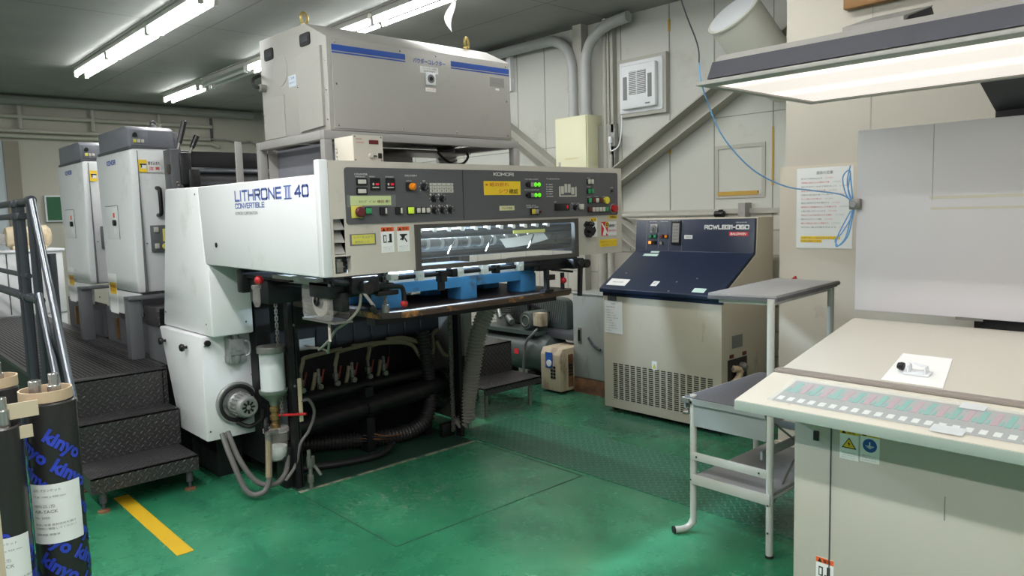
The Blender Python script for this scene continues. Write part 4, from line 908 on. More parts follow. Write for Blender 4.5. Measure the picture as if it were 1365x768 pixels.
# linkage clutter under both ends of the face
b = B().box(1.70, 2.03, 3.10, 3.30, 1.22, 1.335, 0.01).box(1.78, 1.93, 3.03, 3.12, 1.24, 1.32, 0.01).cyl((1.70, 3.06, 1.30), (2.02, 3.06, 1.26), 0.015).box(1.74, 1.78, 3.06, 3.3, 1.16, 1.25, 0.006).box(1.93, 2.05, 3.05, 3.09, 1.215, 1.24, 0.006)
b.lathe([(0.03, 0), (0.03, 0.05)], (1.84, 3.03, 1.27), N3, 16).tube([(1.93, 3.06, 1.26), (2.04, 3.04, 1.255), (2.066, 3.04, 1.235), (2.069, 3.04, 1.18)], 0.012, 8, 5)
b.build('linkage', 'black_metal', D)
B().obox((1.855, 3.02, 1.215), 0.013, 0.010, 0.10, (0.8, 0, 0.6), (-0.55, 0, 0.83)).build('lever_arm', 'steel', D)
B().obox((1.883, 3.02, 1.16), 0.024, 0.018, 0.05, (0.8, 0, 0.6), (-0.55, 0, 0.83), 0.005).build('lever_grip', 'black_plastic', D)
B().box(1.985, 2.03, 3.02, 3.06, 1.29, 1.32, 0.004).build('stop_block', 'white_button', D)
B().sphere((2.069, 3.04, 1.168), 0.019).build('red_knob', 'red_plastic', D)
B().box(2.085, 2.14, 3.0, 3.05, 1.212, 1.222, 0.002).build('sensor_plate', 'steel', D)
b = B().box(3.02, 3.34, 3.05, 3.35, 1.255, 1.325, 0.01).box(3.235, 3.33, 2.99, 3.06, 1.255, 1.315, 0.006).box(3.058, 3.082, 3.04, 3.065, 1.135, 1.26).box(3.035, 3.105, 3.03, 3.075, 1.133, 1.148).box(3.08, 3.13, 3.04, 3.07, 1.20, 1.23)
b.cyl((3.0, 3.06, 1.29), (3.0, 3.2, 1.29), 0.025).obox((3.21, 3.06, 1.245), 0.16, 0.03, 0.012, (1, 0, -0.14), UP).cyl((3.20, 3.05, 1.235), (3.20, 3.05, 1.135), 0.012).obox((3.30, 3.0, 1.19), 0.022, 0.02, 0.20, (1, 0, -0.06), (0.06, 0, 1)).lathe([(0.02, 0), (0.02, 0.02)], (3.287, 2.99, 1.287), N3, 16)
b.lathe([(0.026, 0), (0.026, 0.03), (0, 0.03)], (3.36, 3.02, 1.28), N3, 14).tube([(3.10, 3.1, 1.27), (3.16, 3.06, 1.31), (3.24, 3.1, 1.30)], 0.010, 8, 4)
b.build('linkage', 'black_metal', D)
B().sphere((3.193, 3.035, 1.19), 0.019).build('red_knob', 'red_plastic', D)
B().cyl((3.06, 3.2, 1.29), (3.16, 3.12, 1.325), 0.018).build('air_hose', 'light_grey_hose', D)
# hanging chains and the rear posts of the pile lift
def chain(x, y, z0, z1, nm='lift_chain'):
    b = B(); n = int((z1-z0)/0.02)
    for i in range(n):
        z = z0+i*0.02
        if i % 2: b.box(x-0.003, x+0.003, y-0.008, y+0.008, z, z+0.026, 0.002)
        else: b.box(x-0.008, x-0.004, y-0.007, y+0.007, z, z+0.026, 0.002).box(x+0.004, x+0.008, y-0.007, y+0.007, z, z+0.026, 0.002)
        b.cyl((x-0.010, y, z+0.003), (x+0.010, y, z+0.003), 0.004, n=6)
    return b.build(nm, 'dull_steel', D)
chain(2.0, 3.10, 1.16, 1.33); chain(1.90, 4.10, 0.45, 1.20); chain(3.20, 4.16, 0.05, 1.10); chain(3.235, 4.19, 0.05, 1.10)
B().cyl((2.0, 3.10, 1.10), (2.0, 3.10, 1.165), 0.017, n=12).build('chain_anchor', 'dull_steel', D)
B().box(1.985, 1.995, 4.06, 4.09, 0.0, 1.335).build('guide_rail', 'black_metal', D)
B().box(1.945, 1.975, 4.05, 4.10, 0, 1.335).build('guide_post', 'black_metal', D)
B().box(3.262, 3.292, 4.14, 4.20, 0, 1.335).build('guide_post', 'black_metal', D)
B().box(3.15, 3.26, 4.21, 4.26, 0, 0.10, 0.01).build('post_base', 'black_metal', D)
B().box(1.90, 2.02, 4.105, 4.22, 0, 0.25, 0.01).build('post_base', 'black_metal', D)
screws([(1.98, 4.049, 0.98), (1.965, 4.049, 0.62)], 'dull_steel', D, r=0.008)
# black guard sheet with a data plate behind the pile
B().box(1.95, 3.40, 4.55, 4.57, 0.72, 1.335).build('guard_sheet', 'black_sheet', D)
s = B().flat((2.31, 4.549, 0.765), R3, UP, 0.115, 0.075).build('data_plate', 'box_grey', D)
B().text('空気配管 元栓', (2.31, 4.547, 0.785), R3, UP, 0.012, 0.08, 'C').text('使用後は必ず', (2.31, 4.547, 0.765), R3, UP, 0.010, 0.075, 'C').text('閉めること', (2.30, 4.547, 0.747), R3, UP, 0.010, 0.06, 'C').build('lettering', 'print_grey', s)
# tape dispenser plates under the arm
b = B().box(1.70, 1.76, 3.10, 3.50, 1.280, 1.292).box(1.66, 1.70, 3.15, 3.60, 1.30, 1.318)
b.build('cross_rail', 'hood_beige', D)
b = B().cyl((1.72, 3.95, 1.275), (1.75, 3.12, 1.295), 0.008, n=8).cyl((1.76, 3.95, 1.25), (1.78, 3.12, 1.265), 0.007, n=8).box(1.70, 1.90, 3.75, 3.98, 1.15, 1.28, 0.01).box(1.66, 1.95, 3.98, 4.05, 1.20, 1.33, 0.01).box(1.68, 1.92, 3.45, 4.0, 1.285, 1.30)
b.build('arm_mechanism', 'black_metal', D)
B().sphere((1.63, 3.69, 1.288), 0.024).build('red_knob', 'red_plastic', D)
B().lathe([(0, -0.115), (0.012, -0.11), (0.018, -0.09), (0.018, -0.02), (0.024, -0.018), (0.024, 0.0), (0, 0)], (1.63, 3.73, 1.26), UP, 18).build('filter_bowl', 'clear_plastic', D)
# plastic tape box hanging under the arm
t = thing('tape_dispenser', 'clear plastic box holding a roll of pinkish tape under the white arm', 'tape dispenser', (1.745, 3.27, 1.10))
pl = rrect(3.11, 3.40, 1.115, 1.285, 0.03)
B().prism(pl, 'X', 1.715, 1.721).build('front_cover', 'clear_plastic', t)
B().prism(pl, 'X', 1.80, 1.806).build('back_cover', 'clear_plastic', t)
B().lathe([(0.035, 0), (0.075, 0), (0.075, 0.06), (0.035, 0.06), (0.035, 0)], (1.73, 3.25, 1.20), (1, 0, 0), 36, caps=False).build('tape_roll', 'clear_pinkish', t)
B().lathe([(0.010, 0.09), (0.024, 0.085), (0.024, 0.005), (0.018, 0), (0.008, 0), (0.008, 0.006), (0, 0.006)], (1.705, 3.25, 1.20), (1, 0, 0), 20).build('hub', 'black_plastic', t)
B().box(1.71, 1.81, 3.09, 3.40, 1.103, 1.113).build('base_plate', 'dull_steel', t)
B().obox((1.74, 3.19, 1.055), 0.02, 0.004, 0.09, (0, 1, 0), (0, 0.15, 1)).build('tape_end', 'clear_pinkish', t)
screws([(1.714, 3.36, 1.14), (1.714, 3.15, 1.15)], 'dull_steel', t, (-1, 0, 0))
tag(B().tube([(1.83, 3.04, 1.24), (1.82, 3.05, 1.17), (1.79, 3.1, 1.11), (1.78, 3.2, 1.06), (1.80, 3.3, 1.0), (1.9, 3.6, 0.90), (2.0, 3.8, 0.87), (2.1, 4.1, 0.82)], 0.007, 8, 6).tube([(1.80, 3.3, 1.0), (1.84, 3.4, 0.92), (1.95, 3.6, 0.88), (2.05, 3.85, 0.85), (2.12, 4.2, 0.82)], 0.006, 8, 6).build('air_tube', 'light_grey_hose'), 'pair of thin grey air tubes drooping beside the clear tape box', 'tube')

# ---------------------------------------------------------------- pile board, pallet, paper
t = thing('pile_board', 'dark worn wooden pile board hanging level under the blue pallet', 'board', (2.64, 3.55, 1.095))
pts = [(1.97, 3.09), (2.07, 3.055), (3.25, 3.055), (3.325, 3.095), (3.325, 4.02), (1.97, 4.02)]
B().prism(pts, 'Z', 1.098, 1.128).build('board', 'board_wood', t)
B().box(2.06, 3.26, 3.050, 3.056, 1.097, 1.124).build('edge_strip', 'board_edge', t)
B().box(1.964, 1.971, 3.10, 4.0, 1.097, 1.124).build('edge_strip', 'board_edge', t)
for y_ in (3.2, 3.8): B().box(2.0, 3.3, y_, y_+0.08, 1.05, 1.098).build('carrier_bar', 'black_metal', t)
t = thing('pallet', 'blue plastic pallet with three front feet on the pile board', 'pallet', (2.58, 3.6, 1.128))
b = B().box(2.05, 3.12, 3.20, 3.98, 1.222, 1.255, 0.004)
for x in (2.05, 3.075): b.box(x, x+0.045, 3.20, 3.98, 1.195, 1.225)
b.build('deck', 'pallet_blue', t)
for xi, (x0, x1) in enumerate(((2.055, 2.17), (2.55, 2.665), (3.0, 3.125))):
    for (y0, y1) in ((3.195, 3.32), (3.53, 3.67), (3.86, 3.985)):
        B().box(x0, x1, y0, y1, 1.128, 1.235, 0.006).build('foot', 'pallet_blue', t)
b = B()
b.box(2.17, 2.55, 3.195, 3.215, 1.200, 1.25).build('front_rail', 'pallet_blue', t)
B().box(2.665, 3.0, 3.195, 3.215, 1.200, 1.25).build('front_rail', 'pallet_blue', t)
t = thing('paper_pile', 'thin pile of glossy printed sheets lying on the blue pallet', 'paper', (2.58, 3.58, 1.255))
B().box(2.07, 3.10, 3.21, 3.95, 1.255, 1.282).build('stack', 'paper_white', t)
B().box(2.075, 3.095, 3.215, 3.945, 1.282, 1.285).build('top_sheet', 'print_paper', t)

# ---------------------------------------------------------------- valves, pipes and hoses under the delivery
t = thing('vacuum_manifold', 'black pipe manifold with a row of red handled valves under the press', 'pipework', (2.7, 4.55, 0.003))
B().cyl((1.97, 4.42, 0.435), (3.12, 4.42, 0.455), 0.042, n=20).lathe([(0.05, 0), (0.05, 0.03), (0.03, 0.06), (0.02, 0.10), (0, 0.1)], (3.12, 4.42, 0.455), (1, 0, 0.02), 20).build('upper_pipe', 'black_metal', t)
B().cyl((1.97, 4.36, 0.27), (3.25, 4.36, 0.355), 0.072, n=24).cyl((2.6, 4.36, 0.312), (2.68, 4.36, 0.318), 0.084, n=24).lathe([(0.11, 0), (0.11, 0.05), (0.06, 0.08), (0.06, 0.14)], (3.25, 4.36, 0.355), (1, 0, 0.06), 24).build('main_pipe', 'black_metal', t)
B().box(2.60, 2.66, 4.32, 4.42, 0.0, 0.45).build('pipe_stand', 'black_metal', t)
B().box(3.1, 3.16, 4.35, 4.5, 0.0, 0.4).build('pipe_stand', 'black_metal', t)
for i in range(6):
    x = 2.19+i*0.125; z = 0.487+i*0.002
    v = B().cyl((x, 4.42, z-0.02), (x, 4.42, z+0.05), 0.013, n=12).box(x-0.018, x+0.018, 4.40, 4.44, z+0.035, z+0.075, 0.006).cyl((x, 4.42, z+0.07), (x+0.01, 4.44, z+0.12), 0.011, n=10).lathe([(0.018, 0), (0.018, 0.02)], (x, 4.41, z+0.01), N3, 12).build('valve', 'dull_steel', t)
    B().obox((x+0.012, 4.385, z+0.085), 0.012, 0.008, 0.085, (1, 0, -0.25), (0.25, 0, 1), 0.003).build('valve_handle', 'valve_red', v)
    B().tube([(x-0.01, 4.44, z+0.10), (x-0.03, 4.44, z+0.02), (x-0.06, 4.45, z-0.08)] if i % 2 else [(x+0.01, 4.44, z+0.12), (x+0.04, 4.46, z+0.18), (x+0.09, 4.5, z+0.20), (x+0.35, 4.5, z+0.22)], 0.014, 8, 5).build('valve_hose', 'tan_hose', t)
hp = [((2.05, 4.46, 0.60), (2.1, 4.46, 0.45), (2.07, 4.45, 0.33)), ((2.62, 4.5, 0.71), (2.9, 4.5, 0.70), (3.1, 4.5, 0.66), (3.16, 4.46, 0.56), (3.22, 4.44, 0.50)), ((2.9, 4.5, 0.72), (3.05, 4.5, 0.71), (3.18, 4.47, 0.65), (3.2, 4.45, 0.55)), ((3.22, 4.44, 0.5), (3.26, 4.44, 0.62), (3.30, 4.5, 0.70), (3.36, 4.5, 0.73)), ((3.30, 4.45, 0.66), (3.34, 4.42, 0.56), (3.42, 4.42, 0.55), (3.47, 4.42, 0.62), (3.46, 4.45, 0.74))]
for p in hp: B().tube(p, 0.017, 8, 6).build('bundle_hose', 'tan_hose', t)
b = B()
for i in range(9): 
    x = 2.1+i*0.14; b.cyl((x, 4.53, 0.60+0.03*(i % 3)), (x, 4.53, 0.86), 0.006, n=6)
b.build('air_tube', 'black_rubber', t)
B().lathe([(0.0, 0), (0.10, 0.0), (0.12, 0.03), (0.12, 0.20), (0.08, 0.24), (0, 0.24)], (3.18, 4.55, 0.28), (0.2, -1, 0), 24).build('pump', 'black_metal', t)
for k in range(4): B().tube([(2.5+0.04*k, 4.35, 0.10+0.012*k), (2.75, 4.32-0.015*k, 0.06+0.012*k), (3.0, 4.32, 0.06+0.01*k), (3.2, 4.42, 0.12)], 0.005, 6, 6).build('loose_wire', 'rust' if k % 2 else 'dark_hose', t)
def corrugated(name, label, pts, r, m, k=14, pitch=0.024, amp=0.2):
    P = spline([V(p) for p in pts], 30); L = [0]
    for a, c in zip(P, P[1:]): L.append(L[-1]+(c-a).length)
    n = int(L[-1]/pitch*4); Q = []; j = 0
    for i in range(n+1):
        s = L[-1]*i/n
        while j < len(L)-2 and L[j+1] < s: j += 1
        f = (s-L[j])/max(L[j+1]-L[j], 1e-9); Q.append(P[j].lerp(P[j+1], f))
    return tag(B().tube(Q, r, k, 0, lambda i: (1+amp*0.6, 1+amp*0.6, 1-amp*0.4, 1-amp*0.4)[i % 4]).build(name, m, ang=60), label, 'hose')
corrugated('corrugated_hose', 'thick light grey corrugated hose sloping down to the floor behind the black post', [(3.56, 4.12, 1.08), (3.52, 4.10, 0.93), (3.42, 4.10, 0.75), (3.37, 4.12, 0.5), (3.34, 4.15, 0.28), (3.32, 4.18, 0.12), (3.28, 4.21, 0.075)], 0.058, 'light_grey_hose')
corrugated('corrugated_hose', 'dark corrugated hose looping over the floor under the press to the rear posts', [(2.25, 4.62, 0.08), (2.5, 4.5, 0.07), (2.75, 4.36, 0.07), (2.95, 4.32, 0.08), (3.08, 4.32, 0.14), (3.15, 4.34, 0.30), (3.17, 4.40, 0.55), (3.18, 4.45, 0.75)], 0.048, 'dark_hose')
corrugated('corrugated_hose', 'grey corrugated hose end showing under the right end of the powder collector', [(3.27, 4.15, 1.84), (3.23, 4.14, 1.95), (3.20, 4.12, 2.05)], 0.06, 'frame_grey')
tag(B().tube([(1.96, 4.35, 0.03), (2.2, 4.25, 0.03), (2.4, 4.18, 0.03), (2.6, 4.16, 0.035), (2.75, 4.25, 0.05)], 0.022, 10, 8).build('air_hose', 'black_rubber'), 'smooth black hose lying on the floor just behind the front joint under the press', 'hose')

# ---------------------------------------------------------------- spray powder unit by the left post
t = thing('powder_unit', 'spray powder unit with clear jar over a glass bowl beside the press', 'powder unit', (1.90, 4.10, 0.05))
cx, cy = 1.875, 4.14
B().lathe([(0.070, 0.60), (0.070, 0.825), (0.074, 0.826)], (cx, cy, 0), UP, 32, caps=False).build('jar', 'frost_plastic', t)
B().lathe([(0.0, 0.604), (0.066, 0.604), (0.066, 0.735), (0.05, 0.755), (0.02, 0.742), (0, 0.745)], (cx, cy, 0), UP, 28).build('powder', 'powder_white', t)
B().lathe([(0.0, 0.825), (0.080, 0.825), (0.082, 0.832), (0.080, 0.84), (0.083, 0.85), (0.080, 0.862), (0.0, 0.866)], (cx, cy, 0), UP, 32).build('jar_lid', 'dull_steel', t)
B().lathe([(0.0, 0.604), (0.082, 0.604), (0.082, 0.59), (0.072, 0.575), (0.03, 0.535), (0.024, 0.51), (0, 0.51)], (cx, cy, 0), UP, 32).build('funnel', 'flange_green', t)
B().lathe([(0.0, 0.515), (0.022, 0.515), (0.022, 0.50), (0.028, 0.495), (0.028, 0.475), (0.022, 0.47), (0.022, 0.455), (0.030, 0.45), (0.030, 0.425), (0.022, 0.42), (0.022, 0.40), (0.028, 0.395), (0.028, 0.375), (0, 0.37)], (cx, cy, 0), UP, 16).build('ball_valve', 'brass', t)
B().obox((cx+0.072, cy-0.078, 0.452), 0.17, 0.020, 0.014, (0.68, -0.72, 0.03), UP, 0.004).build('valve_handle', 'red_plastic', t)
B().lathe([(0.0, 0.375), (0.070, 0.375), (0.074, 0.37), (0.074, 0.352), (0.066, 0.348), (0, 0.348)], (cx, cy, 0), UP, 28).build('bowl_lid', 'clear_plastic', t)
B().lathe([(0.062, 0.348), (0.062, 0.24), (0.055, 0.20), (0.035, 0.178), (0, 0.172)], (cx, cy, 0), UP, 28, caps=False).build('bowl', 'clear_plastic', t)
B().lathe([(0, 0.262), (0.03, 0.255), (0.058, 0.262), (0.058, 0.235), (0.05, 0.205), (0.03, 0.183), (0, 0.178)], (cx, cy, 0), UP, 28).build('powder', 'powder_white', t)
b = B().box(1.93, 1.985, 4.205, 4.22, 0.26, 0.68).box(1.85, 1.96, 4.19, 4.22, 0.66, 0.68)
b.build('bracket', 'bracket_grey', t)
B().box(1.985, 2.01, 4.05, 4.10, 0.40, 0.66, 0.004).build('switch_strip', 'cream', t)
for p in ([(1.80, 4.08, 0.33), (1.79, 4.07, 0.22), (1.775, 4.05, 0.10), (1.73, 4.05, 0.04), (1.66, 4.10, 0.06), (1.62, 4.2, 0.25), (1.62, 4.3, 0.36)], [(1.93, 4.12, 0.2), (1.9, 4.1, 0.10), (1.82, 4.08, 0.06), (1.73, 4.12, 0.09), (1.67, 4.2, 0.22), (1.66, 4.32, 0.36)]):
    B().tube(p, 0.016, 10, 8).build('powder_hose', 'grey_hose', t)
B().tube([(1.80, 4.08, 0.34), (1.79, 4.07, 0.22), (1.775, 4.05, 0.12)], 0.0185, 10, 5).build('hose_sleeve', 'tan_hose', t)
B().cyl((1.80, 4.08, 0.32), (1.802, 4.082, 0.37), 0.02, n=12).box(1.79, 1.86, 4.07, 4.10, 0.36, 0.375).build('hose_fitting', 'dull_steel', t)
B().tube([(2.0, 4.06, 0.52), (2.05, 4.05, 0.52), (2.08, 4.05, 0.44), (2.04, 4.05, 0.34), (1.98, 4.05, 0.27), (1.95, 4.06, 0.15), (1.88, 4.06, 0.07)], 0.010, 8, 8).build('powder_hose', 'grey_hose', t)
B().torus((1.83, 4.16, 0.385), (1, -0.6, 0), 0.045, 0.012, 24, 8).build('cable_coil', 'black_rubber', t)
b = B().cyl((2.01, 4.0, 0.0), (2.01, 4.0, 0.17), 0.012, n=8).box(1.99, 2.035, 3.985, 4.01, 0.13, 0.20, 0.006).cyl((2.0, 3.99, 0.19), (2.0, 3.99, 0.24), 0.012, n=8).cyl((2.03, 3.99, 0.14), (2.06, 3.97, 0.08), 0.010, n=8).box(1.99, 2.02, 3.98, 4.01, 0.04, 0.09, 0.005)
b.build('drain_cock', 'dull_steel', t)

# ---------------------------------------------------------------- instrument box on top of the delivery
t = thing('meter_box', 'small beige meter box standing on the left front of the press', 'meter', (1.875, 3.08, 1.845))
B().box(1.80, 1.95, 2.995, 3.16, 1.848, 1.962, 0.002).build('case', 'ledge_cream', t)
B().box(1.798, 1.953, 2.990, 2.996, 1.846, 1.965).build('face_plate', 'face_beige', t)
B().flat((1.905, 2.990, 1.935), R3, UP, 0.05, 0.018).build('display', 'dark_red', t)
B().lathe([(0.010, 0), (0.010, 0.012), (0, 0.013)], (1.885, 2.990, 1.873), N3, 16).build('dial', 'white_button', t)
B().box(1.925, 1.944, 2.984, 2.990, 1.862, 1.886, 0.002).build('rocker_switch', 'black_plastic', t)
B().lathe([(0.005, 0), (0.004, 0.008), (0, 0.008)], (1.905, 2.990, 1.872), N3, 10).lathe([(0.004, 0), (0.003, 0.006), (0, 0.006)], (1.915, 2.990, 1.872), N3, 10).build('socket', 'dark_grey', t)
B().text('POWDER', (1.812, 2.990, 1.944), R3, UP, 0.006, 0.03).text('MONITOR', (1.812, 2.990, 1.928), R3, UP, 0.006, 0.04).build('lettering', 'print_red', t)
screws([(1.806, 2.990, 1.958), (1.944, 2.990, 1.958), (1.806, 2.990, 1.853), (1.944, 2.990, 1.853)], 'dull_steel', t, r=0.004)
b = B()
for i in range(4): b.lathe([(0.006, 0), (0.005, 0.008), (0, 0.008)], (1.80, 3.14, 1.862+i*0.018), (-1, 0, 0), 8)
b.build('terminal', 'white_button', t)

# ---------------------------------------------------------------- powder collector on its stand
t = thing('collector_stand', 'grey square tube stand carrying the big grey collector above the press', 'stand', (2.6, 3.9, 1.79))
def sq(name, x0, x1, y0, y1, z0, z1): B().box(x0, x1, y0, y1, z0, z1, 0.003).build(name, 'frame_grey', t)
for (x, y) in ((1.925, 3.48), (3.235, 3.48), (1.925, 4.24), (3.235, 4.24)): sq('post', x, x+0.045, y, y+0.045, 1.79, 1.996)
sq('rail', 1.925, 3.28, 3.48, 3.525, 1.996, 2.04); sq('rail', 1.925, 3.28, 4.24, 4.285, 1.996, 2.04)
sq('rail', 1.925, 1.97, 3.525, 4.24, 1.996, 2.04); sq('rail', 3.235, 3.28, 3.525, 4.24, 1.996, 2.04)
B().box(2.03, 2.035, 3.53, 4.23, 1.795, 1.994).build('side_plate', 'tower_grey', t)
B().box(1.975, 3.0, 4.235, 4.24, 1.80, 1.994).build('back_plate', 'collector_grey', t)
B().box(2.72, 3.235, 3.9, 4.24, 1.985, 1.995).build('base_tray', 'frame_grey', t)
t2 = tag(B().box(1.82, 1.86, 4.33, 4.345, 1.79, 2.05, 0.002).build('flat_bar', 'frame_grey'), 'pale flat upright bar on the press behind the left stand post', 'bar')
t = thing('powder_collector', 'big grey sheet metal collector cabinet with blue stripes and lifting rings', 'collector', (2.6, 3.88, 2.04))
B().prism([(3.50, 2.045), (3.50, 2.515), (3.72, 2.62), (4.27, 2.625), (4.27, 2.045)], 'X', 1.975, 3.238, 0.004).build('cabinet', 'collector_grey', t)
FP = B().box(2.0, 3.225, 3.494, 3.50, 2.055, 2.505, 0.002).build('front_panel', 'collector_grey', t)
screws([(2.02, 3.494, 2.49), (2.42, 3.494, 2.49), (2.66, 3.494, 2.49), (3.2, 3.494, 2.49), (2.02, 3.494, 2.07), (2.42, 3.494, 2.07), (2.8, 3.494, 2.07), (3.2, 3.494, 2.07), (2.02, 3.494, 2.28), (3.2, 3.494, 2.28)], 'steel', FP)
for xs_ in (2.226, 2.997):
    B().flat((xs_, 3.494, 2.462), R3, UP, 0.453, 0.030).build('wide_stripe', 'stripe_blue', FP); B().flat((xs_, 3.494, 2.438), R3, UP, 0.453, 0.007).build('thin_stripe', 'stripe_blue', FP)
B().text('パウダーコレクター', (2.505, 3.494, 2.438), R3, UP, 0.030, 0.225, bold=0.012).build('lettering', 'stripe_blue', FP)
s = B().flat((2.614, 3.494, 2.408), R3, UP, 0.125, 0.036).build('label', 'paper_white', FP)
B().text('フィルター掃除', (2.614, 3.4925, 2.416), R3, UP, 0.010, 0.10, 'C').text('毎週月曜日', (2.614, 3.4925, 2.401), R3, UP, 0.009, 0.08, 'C').build('lettering', 'print_grey', s)
k = B().box(2.585, 2.652, 3.485, 3.494, 2.325, 2.395, 0.004).build('indicator_box', 'vent_white', FP)
B().lathe([(0.024, 0), (0.024, 0.002), (0, 0.002)], (2.618, 3.485, 2.36), N3, 20).build('gauge', 'print_grey', k); B().lathe([(0.012, 0), (0.012, 0.004), (0, 0.004)], (2.618, 3.485, 2.36), N3, 16).build('gauge_hub', 'black_plastic', k)
s = B().flat((2.619, 3.494, 2.300), R3, UP, 0.072, 0.020).build('label', 'paper_white', FP); B().text('スイッチ', (2.619, 3.4925, 2.300), R3, UP, 0.011, 0.055, 'C').build('lettering', 'print_red', s)
s = B().flat((3.125, 3.494, 2.388), R3, UP, 0.115, 0.055).build('nameplate', 'box_grey', FP)
B().text('パウダーコレクター', (3.125, 3.4925, 2.40), R3, UP, 0.009, 0.09, 'C').text('TYPE PC-40 100V', (3.125, 3.4925, 2.382), R3, UP, 0.007, 0.09, 'C').build('lettering', 'print_grey', s)
B().flat((3.125, 3.494, 2.347), R3, UP, 0.03, 0.012).build('label', 'paper_white', FP)
for (x, y, z) in ((2.02, 3.80, 2.62), (3.08, 3.72, 2.615)):
    B().lathe([(0.012, -0.03), (0.012, 0.008), (0.02, 0.010), (0.02, 0.018), (0, 0.018)], (x, y, z), UP, 14).torus((x, y, z+0.045), (0.5, -1, 0), 0.030, 0.008, 28, 8).build('lifting_ring', 'gold_ring', t)
X0 = 1.975
for yc, zc in ((4.148, 2.53), (3.715, 2.535)):
    k = B().prism([(p[0]+yc, p[1]+zc) for p in rrect(-0.055, 0.055, -0.032, 0.032, 0.014)], 'X', X0-0.006, X0).build('handle_recess', 'black_plastic', t)
    B().prism([(p[0]+yc, p[1]+zc) for p in rrect(-0.038, 0.038, -0.016, 0.016, 0.008)], 'X', X0-0.008, X0-0.005).build('recess_cavity', 'arm_dark', k)
B().prism([(3.815, 2.46), (3.545, 2.475), (3.545, 2.07), (3.80, 2.06)], 'X', X0-0.014, X0).build('access_door', 'collector_grey', t)
B().box(X0-0.006, X0, 3.99, 4.24, 2.055, 2.285).build('access_panel', 'collector_grey', t)
B().lathe([(0.0, 0), (0.085, 0), (0.085, 0.003), (0, 0.003)], (X0, 4.02, 2.42), (-1, 0, 0), 36).build('round_cover', 'collector_grey', t)
B().lathe([(0.022, 0), (0.022, 0.035), (0.012, 0.04), (0, 0.04)], (X0, 4.22, 2.35), (-1, 0, 0), 16).build('cable_gland', 'dull_steel', t)
B().tube([(X0-0.03, 4.22, 2.35), (X0-0.06, 4.23, 2.36), (X0-0.06, 4.25, 2.40), (X0-0.01, 4.26, 2.43)], 0.010, 8, 5).build('cable', 'black_rubber', t)
s = B().flat((X0, 3.885, 2.345), LR, UP, 0.085, 0.06).build('label', 'label_ice', t); B().text('ご注意', (X0-0.0015, 3.885, 2.36), LR, UP, 0.014, 0.06, 'C').text('電源を切る', (X0-0.0015, 3.885, 2.335), LR, UP, 0.010, 0.06, 'C').build('lettering', 'stripe_blue', s)
screws([(X0, 4.16, 2.28), (X0, 3.82, 2.29), (X0-0.014, 3.80, 2.3), (X0, 3.52, 2.4), (X0, 3.52, 2.1), (X0, 3.52, 2.25), (X0, 4.25, 2.2)], 'steel', t, (-1, 0, 0))
B().lathe([(0.02, 0), (0.02, 0.02), (0.012, 0.03), (0, 0.03)], (3.238, 3.55, 2.21), (1, 0, 0), 14).build('side_knob', 'black_plastic', t)
tag(B().tube([(2.93, 3.86, 1.99), (2.96, 3.84, 1.95), (3.02, 3.82, 1.915), (3.10, 3.82, 1.92), (3.16, 3.84, 1.96), (3.17, 3.86, 1.99)], 0.008, 8, 6).build('power_cable', 'black_rubber'), 'black cable loop drooping under the right end of the grey collector', 'cable')
# white ribbon hanging at the ceiling lamp
def rib(u, v):
    z = CEIL-0.02-0.46*u; return V((3.56+0.05*math.sin(u*5)-0.16*u+0.06*v*math.cos(u*4), 4.50+0.05*v*math.sin(u*4)-0.30*u, z))
tag(B().sheet(rib, 24, 2).build('paper_ribbon', 'paper_white'), 'white twisted ribbon hanging from the ceiling above the collector', 'ribbon')

